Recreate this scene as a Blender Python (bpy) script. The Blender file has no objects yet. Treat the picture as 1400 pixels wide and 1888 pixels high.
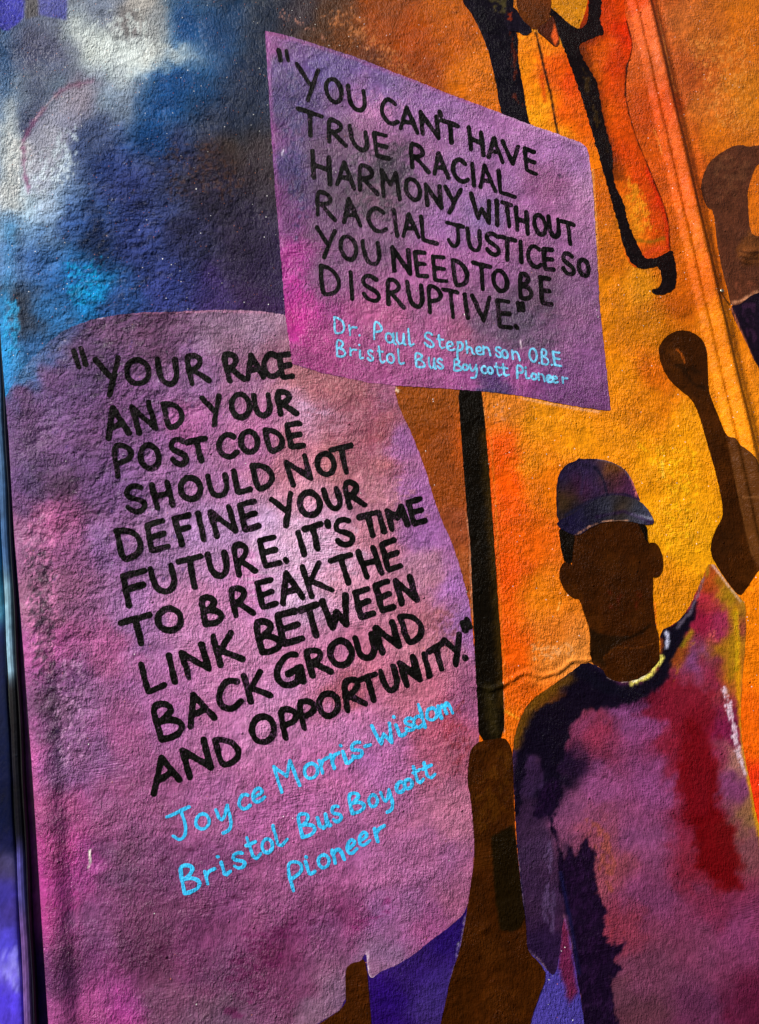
import bpy, math, numpy as np
from mathutils import Matrix, Vector
scene = bpy.context.scene
COL = scene.collection
# ------------------------------------------------------------------ camera
F = 1400.0; CX, CY = 700.0, 944.0
DIST = 1.9; CAMZ = 1.55
VPX, VPY = -1060.0, 7664.0           # vertical vanishing point relative to the picture centre
YAW = math.radians(11)
def nrm(v): v = np.array(v, float); return v/np.linalg.norm(v)
ez = nrm((VPX, VPY, -F))
n0 = np.array((0, 0, 1.0)); n0 = nrm(n0-ez*np.dot(n0, ez))
side = np.cross(ez, n0)
nn = nrm(n0*math.cos(YAW)+side*math.sin(YAW))
ey = -nn; ex = np.cross(ey, ez)
R = np.array([ex, ey, ez])
CAM = np.array((0.0, -DIST, CAMZ))
cam = bpy.data.cameras.new('camera'); co = bpy.data.objects.new('camera', cam); COL.objects.link(co)
M = Matrix([list(R[i])+[CAM[i]] for i in range(3)]+[[0, 0, 0, 1]])
co.matrix_world = M
cam.sensor_fit = 'VERTICAL'; cam.sensor_height = 36; cam.sensor_width = 36; cam.lens = 36*F/1888
cam.clip_start = .05; cam.clip_end = 500
scene.camera = co
# ------------------------------------------------------------------ sky, sun, exposure
SUN_EL, SUN_AZ = math.radians(44), math.radians(-52)       # azimuth measured from straight out of the wall, minus = left
w = bpy.data.worlds.new("World"); scene.world = w; w.use_nodes = True
nt = w.node_tree; bg = nt.nodes['Background']
sky = nt.nodes.new('ShaderNodeTexSky'); sky.sky_type = 'NISHITA'; sky.sun_disc = False
sky.sun_elevation = SUN_EL
sd = Vector((math.sin(SUN_AZ)*math.cos(SUN_EL), -math.cos(SUN_AZ)*math.cos(SUN_EL), math.sin(SUN_EL)))
sky.sun_rotation = math.atan2(sd.x, sd.y)
nt.links.new(sky.outputs[0], bg.inputs[0]); bg.inputs[1].default_value = 0.05
sun = bpy.data.lights.new('sun', 'SUN'); sun.energy = 3.9; sun.angle = math.radians(2.0); sun.color = (1, .95, .88)
so = bpy.data.objects.new('sun', sun); COL.objects.link(so); so.rotation_euler = sd.to_track_quat('Z', 'Y').to_euler()
scene.view_settings.view_transform = 'Standard'; scene.view_settings.look = 'None'
scene.view_settings.exposure = 0.88; scene.view_settings.gamma = 1.0
GAIN = 1.0        # how bright a white wall renders under this light: paint albedo = seen colour / GAIN

# ------------------------------------------------------------------ where the picture's points lie on the wall
def wall(px, py):
    px = np.asarray(px, float); py = np.asarray(py, float)
    d = np.stack([(px-CX)/F, (CY-py)/F, -np.ones_like(px)], -1) @ R.T
    t = -CAM[1]/d[..., 1]
    return CAM[0]+t*d[..., 0], CAM[2]+t*d[..., 2]
def pic(u, v):
    d = np.stack([u-CAM[0], np.full_like(u, -CAM[1]), v-CAM[2]], -1) @ R
    return CX+F*d[..., 0]/-d[..., 2], CY-F*d[..., 1]/-d[..., 2]
def wu(px, py): return float(wall(px, py)[0])
# ------------------------------------------------------------------ noise
def hsh(i, j, s):
    n = (i.astype(np.int64)*374761393+j.astype(np.int64)*668265263+s*974634777) & 0xffffffff
    n = ((n ^ (n >> 13))*1274126177) & 0xffffffff
    return ((n ^ (n >> 16)) & 0xffffff)/float(0xffffff)
def vn(x, y, s=0):
    i = np.floor(x); j = np.floor(y); fx = x-i; fy = y-j
    fx = fx*fx*(3-2*fx); fy = fy*fy*(3-2*fy); i = i.astype(np.int64); j = j.astype(np.int64)
    a = hsh(i, j, s); b = hsh(i+1, j, s); c = hsh(i, j+1, s); d = hsh(i+1, j+1, s)
    return (a+(b-a)*fx)*(1-fy)+(c+(d-c)*fx)*fy-.5
def fbm(x, y, s=0, o=3):
    r = 0; a = 1.0
    for k in range(o):
        r = r+a*vn(x*2**k+17.3*k, y*2**k-9.1*k, s+k); a *= .5
    return r
def sst(a, b, x):
    t = np.clip((x-a)/(b-a), 0, 1); return t*t*(3-2*t)
# ------------------------------------------------------------------ distances (in picture units on the wall)
def dseg(px, py, a, b):
    ax, ay = a; bx, by = b; dx, dy = bx-ax, by-ay
    L = dx*dx+dy*dy+1e-9
    t = np.clip(((px-ax)*dx+(py-ay)*dy)/L, 0, 1)
    return np.hypot(px-ax-t*dx, py-ay-t*dy)
def dline(px, py, pts):
    d = np.full(px.shape, 1e9)
    if len(pts) == 1: pts = [pts[0], (pts[0][0]+.1, pts[0][1])]
    for a, b in zip(pts[:-1], pts[1:]): d = np.minimum(d, dseg(px, py, a, b))
    return d
def spoly(px, py, P):
    """signed distance, positive inside"""
    d = dline(px, py, list(P)+[P[0]]); ins = np.zeros(px.shape, bool)
    for (x1, y1), (x2, y2) in zip(P, list(P[1:])+[P[0]]):
        if y1 == y2: continue
        c = ((y1 > py) != (y2 > py)) & (px < (x2-x1)*(py-y1)/(y2-y1)+x1)
        ins ^= c
    return np.where(ins, d, -d)
def chaikin(P, n=1, closed=True):
    P = [tuple(p) for p in P]
    for _ in range(n):
        Q = [] if closed else [P[0]]
        m = len(P) if closed else len(P)-1
        for i in range(m):
            a = P[i]; b = P[(i+1) % len(P)]
            Q += [(a[0]*.75+b[0]*.25, a[1]*.75+b[1]*.25), (a[0]*.25+b[0]*.75, a[1]*.25+b[1]*.75)]
        if not closed: Q.append(P[-1])
        P = Q
    return P
def tile(ox, oy, s, pts): return [(ox+x*s, oy+y*s) for x, y in pts]
# ------------------------------------------------------------------ wall relief
U_A, U_B, U_C = wu(1187, 120), wu(1213, 120), wu(1234, 120)        # the slim vertical moulding
U_E = wu(60, 1400)                                                  # left edge of the wall
U_J = wu(118, 1400)                                                 # end of the rounded corner bead
crack = [(870, 1264), (905, 1272), (935, 1258), (965, 1240), (980, 1242), (1000, 1247), (1030, 1238), (1055, 1218), (1088, 1216)]
crack2 = tile(450, 550, .357, [(720, 700), (770, 720), (800, 760)])
bumps = [(965, 1149, 5, 3.2), (891, 1712, 11, 4), (1013, 1142, 3, 1.5), (808, 1140, 6, 3), (812, 1155, 4, 3), (1020, 700, 3, 2), (800, 1462, 4, 2.5), (533, 1464, 5, 2.5), (641, 1414, 4, 2.5),
         (644, 1632, 4, 2.5), (768, 1628, 5, 2.5), (350, 1838, 5, 3), (426, 1834, 4, 2.5), (1012, 830, 5, 3), (720, 685, 5, 3), (1030, 322, 3, 2), (1240, 990, 4, 2.5), (1290, 1060, 4, 2),
         (593, 1835, 4, 2.5), (1018, 840, 4, 2), (907, 1812, 4, 2.5), (1030, 312, 3, 2), (1115, 545, 3, 2), (1378, 470, 13, 5), (1392, 462, 8, 4), (978, 582, 3, 2), (688, 1600, 3, 2), (180, 1610, 10, 2.5)]
def roughness_zone(px, py):
    r = .55+.0*px
    r = r+.9*np.exp(-((px-200)/170)**2-((py-820)/330)**2)
    r = r+.55*np.exp(-((px-190)/190)**2-((py-450)/200)**2)
    r = r+.5*np.exp(-((px-110)/80)**2-((py-1250)/300)**2)
    r = r+.35*np.exp(-((px-830)/50)**2-((py-1370)/120)**2)
    r = r+.5*np.exp(-((px-330)/190)**2-((py-330)/230)**2)
    r = r*(1-.45*sst(1150, 1350, px))
    return r
def relief(u, v, px, py):
    """height of the plaster above the wall's plane, metres (towards the street)"""
    rz = roughness_zone(px, py)
    h = .0045*fbm(u*3.1, v*3.1, 5, 2)+.0012*rz*rz*fbm(u*26, v*22, 9, 2)
    h = h+np.clip(rz-.75, 0, .8)*.0068*fbm(u*40+vn(u*20, v*20, 6), v*58, 31, 3)
    # moulding : fillet, rounded band, groove
    h = h+.013*sst(U_A-.008, U_A+.014, u)*(1-sst(U_B+.008, U_C+.030, u))-.0045*np.exp(-((u-U_A-.024)/.006)**2)
    h = h+.016*np.exp(-((u-U_B)/.016)**2)-.006*np.exp(-((u-U_C-.018)/.020)**2)
    h = h-.008*sst(U_C-.01, U_C+.08, u)*(1-sst(U_C+.3, U_C+.9, u)*.5)+.0012*vn(u*9, v*11, 61)*sst(U_A-.02, U_A+.02, u)*(1-sst(U_C, U_C+.05, u))*2
    # corner bead at the left edge
    t = np.clip((u-U_E)/(U_J-U_E), 0, 1)
    bead = .012*(1-(1-np.clip(t/.35, 0, 1))**2)*(1-sst(.45, 1.0, t))
    h = h+bead*(.55+.45*sst(900, 1300, py))-.0035*np.exp(-((u-U_J-.002)/.010)**2)*(.5+vn(u*0+3, v*6, 77))
    # cracks and lumps
    m = (px > 840) & (px < 1110) & (py > 1190) & (py < 1290)
    if m.any():
        d = dline(px[m], py[m]+3*vn(px[m]/9, py[m]/9, 3), crack); h[m] += .0034*np.exp(-(d/3.2)**2)-.0014*np.exp(-((d-8)/5.)**2)
    for x, y, r, a in bumps:
        m = (abs(px-x) < 4*r) & (abs(py-y) < 4*r)
        if m.any(): h[m] += a*.0012*np.exp(-((px[m]-x)**2+(py[m]-y)**2)/max(r, 4.5)**2)
    return h
# ------------------------------------------------------------------ the lattice every painted surface shares
cu, cv = wall(np.array([0, 1400, 0, 1400, 0, 1400, 700, 700.]), np.array([0, 0, 1888, 1888, 944, 944, 0, 1888.]))
u0, u1, v0, v1 = cu.min()-.03, cu.max()+.03, cv.min()-.03, cv.max()+.03
S = .0042
def axis(a, b, lo, hi):
    mid = np.arange(a, b, S); left = []; x = a; st = S
    while x > lo: st = min(st*1.15, .03); x -= st; left.append(x)
    right = []; x = mid[-1]; st = S
    while x < hi: st = min(st*1.15, .03); x += st; right.append(x)
    return np.array(left[::-1]+list(mid)+right)
UA = axis(U_E, u1, U_E+.0001, u1+.55); UA = np.concatenate([[U_E], UA[UA > U_E+.0005]])
VA = axis(v0, v1, max(0.0, v0-.5), v1+.5)
GU, GV = np.meshgrid(UA, VA, indexing='ij')
yy = pic(GU[0], GV[0])[1]      # the corner bead was trowelled by hand and bows
bow = np.interp(yy, [0, 650, 808, 978, 1204, 1400, 1888], [-27, -18, -13, -12, -6, -2, 4])*.00125
GU = GU+bow[None, :]*(1-sst(0, .16, GU-U_E)); GX, GY = pic(GU, GV)
GH = relief(GU-bow[None, :]*(1-sst(0, .16, GU-U_E)), GV, GX, GY)
NU, NV = GU.shape
print('lattice', NU, NV, NU*NV)
def height(u, v):
    i = np.clip(np.searchsorted(UA, u)-1, 0, NU-2); j = np.clip(np.searchsorted(VA, v)-1, 0, NV-2)
    a = (u-UA[i])/(UA[i+1]-UA[i]); b = (v-VA[j])/(VA[j+1]-VA[j])
    return (GH[i, j]*(1-a)+GH[i+1, j]*a)*(1-b)+(GH[i, j+1]*(1-a)+GH[i+1, j+1]*a)*b
# ------------------------------------------------------------------ colours
def lin(c):
    c = np.clip(np.asarray(c, float)/255., 0, 1)
    return np.where(c <= .04045, c/12.92, ((c+.055)/1.055)**2.4)
class Paint:
    """painted colour at picture points, as seen values 0..255"""
    def __init__(s, px, py): s.x, s.y = px, py; s.c = np.zeros(px.shape+(3,))
    def field(s, pts, warp=15, p=2.2, soft=25):
        P = np.array([[a, b] for a, b, _ in pts], float); C = np.array([c for _, _, c in pts], float)
        x = s.x+warp*fbm(s.x/38, s.y/38, 71)*1.6+warp*.5*vn(s.x/9, s.y/9, 73); y = s.y+warp*fbm(s.x/38, s.y/38, 72)*1.6+warp*.5*vn(s.x/9, s.y/9, 74)
        num = np.zeros(s.c.shape); den = np.zeros(x.shape)
        for (a, b), c in zip(P, C):
            wt = 1/((x-a)**2+(y-b)**2+soft**2)**p; den += wt; num += wt[..., None]*c
        s.c = num/den[..., None]; return s
    def flat(s, c): s.c[...] = c; return s
    def mix(s, m, rgb, a): s.c[m] = s.c[m]*(1-a[..., None])+np.array(rgb, float)*a[..., None]
    def stroke(s, pts, wd, rgb, a=1., soft=2.5, rag=0., sc=7.):
        xs = [p[0] for p in pts]; ys = [p[1] for p in pts]; e = wd/2+soft+rag+3
        m = (s.x > min(xs)-e) & (s.x < max(xs)+e) & (s.y > min(ys)-e) & (s.y < max(ys)+e)
        if not m.any(): return s
        x, y = s.x[m], s.y[m]; d = dline(x, y, pts)-wd/2+rag*2*fbm(x/sc, y/sc, 55)
        s.mix(m, rgb, a*(1-sst(-soft, soft, d))); return s
    def patch(s, P, rgb, a=1., soft=2.5, rag=0., sc=9.):
        xs = [p[0] for p in P]; ys = [p[1] for p in P]; e = soft+rag+3
        m = (s.x > min(xs)-e) & (s.x < max(xs)+e) & (s.y > min(ys)-e) & (s.y < max(ys)+e)
        if not m.any(): return s
        x, y = s.x[m], s.y[m]; d = spoly(x, y, P)+rag*2*fbm(x/sc, y/sc, 57)
        s.mix(m, rgb, a*sst(-soft, soft, d)); return s
    def scumble(s, P, rgb, a, soft=25, sc=(7, 7), th=.05, seed=90):
        """dry, broken brushwork inside a soft area"""
        xs = [p[0] for p in P]; ys = [p[1] for p in P]; e = soft+3
        m = (s.x > min(xs)-e) & (s.x < max(xs)+e) & (s.y > min(ys)-e) & (s.y < max(ys)+e)
        if not m.any(): return s
        x, y = s.x[m], s.y[m]; d = sst(-soft, soft, spoly(x, y, P))
        n = fbm(x/sc[0], y/sc[1], seed, 3); s.mix(m, rgb, a*sst(th-.12, th+.18, n*d+(d-1)*.6)); return s
    def vary(s, amt=.09):
        n = fbm(s.x/30, s.y/22, 11, 2)*amt*.7+fbm(s.x/9, s.y/11, 15, 2)*amt*.8+vn(s.x/4.5, s.y/6, 13)*amt*1.1
        t = fbm(s.x/60, s.y/45, 21, 3)*amt*.25
        s.c = s.c*(1+n)[..., None]*np.stack([1+t, 1+0*t, 1-t], -1); return s
    def out(s): return np.concatenate([np.clip(lin(s.c)/GAIN, 0.0006, .88), np.ones(s.x.shape+(1,))], -1)
# ------------------------------------------------------------------ materials
def paint_material(name, rough=.5, spec=.35, bump=1.0, flecks=0.0, grain=.22, tone=None, dry=None):
    m = bpy.data.materials.new(name); m.use_nodes = True; t = m.node_tree; N = t.nodes; L = t.links
    b = N['Principled BSDF']; b.inputs['Roughness'].default_value = rough; b.inputs['Specular IOR Level'].default_value = spec
    geo = N.new('ShaderNodeNewGeometry'); pos = geo.outputs['Position']
    def noise(scale, detail, ro, vec=None, dist=0.):
        n = N.new('ShaderNodeTexNoise'); n.inputs['Scale'].default_value = scale; n.inputs['Detail'].default_value = detail
        n.inputs['Roughness'].default_value = ro; n.inputs['Distortion'].default_value = dist; L.new(vec or pos, n.inputs['Vector']); return n.outputs[0]
    def mth(op, a, c, clamp=False):
        n = N.new('ShaderNodeMath'); n.operation = op; n.use_clamp = clamp
        for k, q in enumerate((a, c)):
            if q is None: continue
            if hasattr(q, 'links'): L.new(q, n.inputs[k])
            else: n.inputs[k].default_value = q
        return n.outputs[0]
    if tone is None:
        at = N.new('ShaderNodeAttribute'); at.attribute_name = 'Col'; base = at.outputs['Color']
    else:
        rg = N.new('ShaderNodeRGB'); rg.outputs[0].default_value = (*tone, 1); base = rg.outputs[0]
    ra = N.new('ShaderNodeAttribute'); ra.attribute_name = 'coarse'
    # brushed grain in the paint's own colour
    mp = N.new('ShaderNodeMapping'); mp.inputs['Scale'].default_value = (1.5, 1, .55); L.new(pos, mp.inputs['Vector'])
    g1 = noise(230, 4, .7, mp.outputs[0]); g2 = noise(60, 3, .6)
    gm = mth('MULTIPLY_ADD', g1, 2*grain*2.0); gm.node.inputs[2].default_value = 1-2*grain
    gm2 = mth('MULTIPLY_ADD', g2, .5); gm2.node.inputs[2].default_value = .75
    mul = N.new('ShaderNodeVectorMath'); mul.operation = 'SCALE'; L.new(base, mul.inputs[0]); L.new(mth('MULTIPLY', gm, gm2), mul.inputs['Scale'])
    colr = mul.outputs[0]
    if dry is not None:       # thin, dragged paint that lets the coat below show
        dn = noise(300, 3, .65, mp.outputs[0]); zone = noise(24, 2, .5); dd = mth('ADD', dn, mth('MULTIPLY', zone, .55)); dm = mth('MULTIPLY', mth('SUBTRACT', dd, .885, True), 7, True)
        mx = N.new('ShaderNodeMix'); mx.data_type = 'RGBA'; L.new(dm, mx.inputs[0]); L.new(colr, mx.inputs[6]); mx.inputs[7].default_value = (*(lin(dry)/GAIN), 1); colr = mx.outputs[2]
    if flecks > 0:
        for sc, th, seed, c in ((95, .13, .92, (.75, .74, .70, 1)), (150, .16, .93, (.45, .13, .03, 1))):
            vo = N.new('ShaderNodeTexVoronoi'); vo.inputs['Scale'].default_value = sc; L.new(pos, vo.inputs['Vector'])
            near = mth('LESS_THAN', vo.outputs['Distance'], th); sep = N.new('ShaderNodeSeparateColor'); L.new(vo.outputs['Color'], sep.inputs[0])
            pick = mth('GREATER_THAN', sep.outputs[0], 1-(1-seed)*flecks); f = mth('MULTIPLY', near, pick)
            mx = N.new('ShaderNodeMix'); mx.data_type = 'RGBA'; L.new(f, mx.inputs[0]); L.new(colr, mx.inputs[6]); mx.inputs[7].default_value = c; colr = mx.outputs[2]
    L.new(colr, b.inputs['Base Color'])
    # roller stipple, plaster grit and trowel lumps
    mp2 = N.new('ShaderNodeMapping'); mp2.inputs['Scale'].default_value = (1.3, 1, .7); L.new(pos, mp2.inputs['Vector'])
    h1 = noise(165, 3, .6, mp2.outputs[0]); h2 = noise(75, 4, .6); h3 = noise(430, 2, .5)
    hh = mth('MULTIPLY', h1, .95); hh = mth('ADD', hh, mth('MULTIPLY', h3, .26)); hh = mth('ADD', hh, mth('MULTIPLY', noise(92, 2, .5, mp2.outputs[0]), .55))
    c2 = mth('MULTIPLY', mth('SUBTRACT', ra.outputs['Fac'], .20, True), 3.4); hh = mth('ADD', hh, mth('MULTIPLY', h2, c2))
    sm = noise(8.5, 3, .6); mr = N.new('ShaderNodeMapRange'); mr.inputs[1].default_value = .32; mr.inputs[2].default_value = .66; mr.inputs[3].default_value = .35; mr.inputs[4].default_value = 1.5; L.new(sm, mr.inputs[0])
    lv = N.new('ShaderNodeMapRange'); lv.inputs[1].default_value = -.25; lv.inputs[2].default_value = .9; lv.inputs[3].default_value = .62; lv.inputs[4].default_value = 1.75; L.new(ra.outputs['Fac'], lv.inputs[0])
    hh = mth('MULTIPLY', mth('MULTIPLY', hh, mr.outputs[0]), lv.outputs[0])
    h4 = noise(28, 3, .5); hh = mth('ADD', hh, mth('MULTIPLY', h4, .7))
    mpb = N.new('ShaderNodeMapping'); mpb.inputs['Rotation'].default_value = (0, math.radians(-14), 0); mpb.inputs['Scale'].default_value = (.35, 1, 2.2); L.new(pos, mpb.inputs['Vector'])
    br = noise(120, 2, .5, mpb.outputs[0]); bm = noise(7, 2, .5); bms = mth('MULTIPLY', mth('SUBTRACT', bm, .48, True), 2.2); hh = mth('ADD', hh, mth('MULTIPLY', br, bms))
    pv = N.new('ShaderNodeTexVoronoi'); pv.inputs['Scale'].default_value = 42; L.new(pos, pv.inputs['Vector']); ps = N.new('ShaderNodeSeparateColor'); L.new(pv.outputs['Color'], ps.inputs[0])
    pk = mth('GREATER_THAN', ps.outputs[1], .90); pit = mth('MULTIPLY', mth('LESS_THAN', pv.outputs['Distance'], .09), pk); hh = mth('SUBTRACT', hh, mth('MULTIPLY', pit, .7))
    kn = mth('GREATER_THAN', ps.outputs[2], .93); kd = mth('SUBTRACT', .16, pv.outputs['Distance'], True); hh = mth('ADD', hh, mth('MULTIPLY', mth('MULTIPLY', kd, kn), 9))
    bp = N.new('ShaderNodeBump'); bp.inputs['Strength'].default_value = min(1., bump); bp.inputs['Distance'].default_value = .0062
    L.new(hh, bp.inputs['Height']); L.new(bp.outputs[0], b.inputs['Normal'])
    return m
M_WALL = paint_material('mural_paint_on_render', .26, .07, flecks=1.0)
M_PAINT = paint_material('placard_paint', .27, .20, flecks=.12)
M_FIG = paint_material('figure_paint', .28, .035, bump=.85)
M_BLACK = paint_material('black_lettering_paint', .42, .05, bump=.8, grain=.3, tone=(.003, .0026, .002), dry=(92, 58, 88))
M_BLUE = paint_material('sky_blue_lettering_paint', .5, .3, bump=.8, grain=.3, tone=tuple(lin((52, 182, 236))/GAIN), dry=(40, 120, 190))
M_PALE = paint_material('pale_blue_lettering_paint', .5, .3, bump=.8, grain=.35, tone=tuple(lin((108, 190, 228))/GAIN), dry=(150, 110, 170))
def plain(name, c, rough=.4, metal=0., scale=90, bump=.3, spec=.5, dist=.002):
    m = bpy.data.materials.new(name); m.use_nodes = True; t = m.node_tree; N = t.nodes; b = N['Principled BSDF']
    n = N.new('ShaderNodeTexNoise'); n.inputs['Scale'].default_value = scale; n.inputs['Detail'].default_value = 4
    g = N.new('ShaderNodeNewGeometry'); mp = N.new('ShaderNodeMapping'); mp.inputs['Scale'].default_value = (1, 1, .25); t.links.new(g.outputs['Position'], mp.inputs[0]); t.links.new(mp.outputs[0], n.inputs['Vector'])
    r = N.new('ShaderNodeValToRGB'); r.color_ramp.elements[0].position = .35; r.color_ramp.elements[1].position = .7
    c = lin(c)/GAIN; r.color_ramp.elements[0].color = (*(c*.6), 1); r.color_ramp.elements[1].color = (*np.clip(c*1.35, 0, 1), 1)
    t.links.new(n.outputs[0], r.inputs[0]); t.links.new(r.outputs[0], b.inputs['Base Color'])
    b.inputs['Roughness'].default_value = rough; b.inputs['Metallic'].default_value = metal; b.inputs['Specular IOR Level'].default_value = spec
    bp = N.new('ShaderNodeBump'); bp.inputs['Strength'].default_value = bump; bp.inputs['Distance'].default_value = dist
    t.links.new(n.outputs[0], bp.inputs['Height']); t.links.new(bp.outputs[0], b.inputs['Normal']); return m
# ------------------------------------------------------------------ objects
def thing(name, label, cat, px, py, group=None):
    o = bpy.data.objects.new(name, None); COL.objects.link(o); o.empty_display_size = .05
    u, v = wall(px, py); o.location = (float(u), 0, float(v)); o['label'] = label; o['category'] = cat
    if group: o['group'] = group
    return o
def link(name, me, mat, parent=None, label=None):
    o = bpy.data.objects.new(name, me); COL.objects.link(o); me.materials.append(mat)
    if parent is not None:
        o.parent = parent; acc = Vector((0, 0, 0)); q = parent
        while q is not None: acc += q.location; q = q.parent
        me.transform(Matrix.Translation(-acc))
    if label: o['label'] = label
    return o
def mesh(name, V, loops, sizes, col=None, coarse=None):
    me = bpy.data.meshes.new(name); sizes = np.asarray(sizes, np.int32); loops = np.asarray(loops, np.int32)
    me.vertices.add(len(V)); me.vertices.foreach_set('co', np.asarray(V, np.float32).ravel())
    me.loops.add(len(loops)); me.loops.foreach_set('vertex_index', loops)
    me.polygons.add(len(sizes)); st = np.concatenate([[0], np.cumsum(sizes)[:-1]]).astype(np.int32)
    me.polygons.foreach_set('loop_start', st); me.polygons.foreach_set('loop_total', sizes)
    me.polygons.foreach_set('use_smooth', np.ones(len(sizes), bool))
    me.update(calc_edges=True)
    if col is not None:
        a = me.attributes.new('Col', 'FLOAT_COLOR', 'POINT'); a.data.foreach_set('color', np.asarray(col, np.float32).ravel())
    if coarse is not None:
        a = me.attributes.new('coarse', 'FLOAT', 'POINT'); a.data.foreach_set('value', np.asarray(coarse, np.float32).ravel())
    return me
def march(Fd, X, Y, flip=False, Hh=None):
    """cells of a lattice where Fd>0, cut along Fd=0; returns X, Y, loops, sizes"""
    n, m = Fd.shape; ins = Fd > 0
    c = ins[:-1, :-1].astype(int)+ins[1:, :-1]+ins[1:, 1:]+ins[:-1, 1:]
    idx = np.full((n, m), -1, np.int64); px = []; py = []; loops = []; sizes = []
    used = np.zeros((n, m), bool); act = c > 0
    for a, b in ((0, 0), (1, 0), (1, 1), (0, 1)): used[a:n-1+a, b:m-1+b] |= act
    used &= ins; k = int(used.sum()); idx[used] = np.arange(k); eh = []
    fi, fj = np.nonzero(c == 4)
    q = np.stack([idx[fi, fj], idx[fi+1, fj], idx[fi+1, fj+1], idx[fi, fj+1]], 1)
    if flip: q = q[:, ::-1]
    ex = []; ey = []; ed = {}
    bi, bj = np.nonzero((c > 0) & (c < 4)); bl = []; bs = []
    for i, j in zip(bi.tolist(), bj.tolist()):
        cs = ((i, j), (i+1, j), (i+1, j+1), (i, j+1)); poly = []
        for t in range(4):
            A = cs[t]; B = cs[(t+1) % 4]
            if ins[A]: poly.append(int(idx[A]))
            if ins[A] != ins[B]:
                key = (A, B) if A < B else (B, A); e = ed.get(key)
                if e is None:
                    fa, fb = Fd[key[0]], Fd[key[1]]; s = fa/(fa-fb); s = min(max(s, .02), .98)
                    ex.append(X[key[0]]*(1-s)+X[key[1]]*s); ey.append(Y[key[0]]*(1-s)+Y[key[1]]*s); e = ed[key] = k+len(ex)-1
                    if Hh is not None: eh.append(Hh[key[0]]*(1-s)+Hh[key[1]]*s)
                poly.append(e)
        if len(poly) >= 3:
            if flip: poly = poly[::-1]
            bl += poly; bs.append(len(poly))
    if Hh is not None: Hh = np.concatenate([Hh[used], eh])
    return (np.concatenate([X[used], ex]), np.concatenate([Y[used], ey]),
            np.concatenate([q.ravel(), np.array(bl, np.int64)]), np.concatenate([np.full(len(q), 4), np.array(bs, np.int64)]), Hh)
def layer(name, field, colour, off, mat, parent, label=None, box=None, rag=1.0, sc=6.):
    """a coat of paint lying on the wall; field(px,py) > 0 inside"""
    xs = [p[0] for p in box]; ys = [p[1] for p in box]
    a, b = wall(np.array([min(xs)-8, max(xs)+8, min(xs)-8, max(xs)+8.]), np.array([min(ys)-8, min(ys)-8, max(ys)+8, max(ys)+8.]))
    i0 = max(0, np.searchsorted(UA, a.min())-12); i1 = min(NU, np.searchsorted(UA, a.max())+2)
    j0 = max(0, np.searchsorted(VA, b.min())-2); j1 = min(NV, np.searchsorted(VA, b.max())+2)
    X, Y = GX[i0:i1, j0:j1], GY[i0:i1, j0:j1]
    Fd = field(X, Y)+rag*1.6*fbm(X/sc, Y/sc, 41, 2)
    u, v, lo, si, hh = march(Fd, GU[i0:i1, j0:j1], GV[i0:i1, j0:j1], Hh=GH[i0:i1, j0:j1])
    px, py = pic(u, v); P = Paint(px, py); colour(P)
    V = np.stack([u, -hh-off, v], 1)
    return link(name, mesh(name, V, lo, si, P.out(), roughness_zone(px, py)-.55), mat, parent, label)
def coat(name, P, colour, off, mat, parent, label=None, smooth=1, rag=1.0, **k):
    P = chaikin(P, smooth); return layer(name, lambda x, y: spoly(x, y, P), colour, off, mat, parent, label, box=P, rag=rag, **k)
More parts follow.
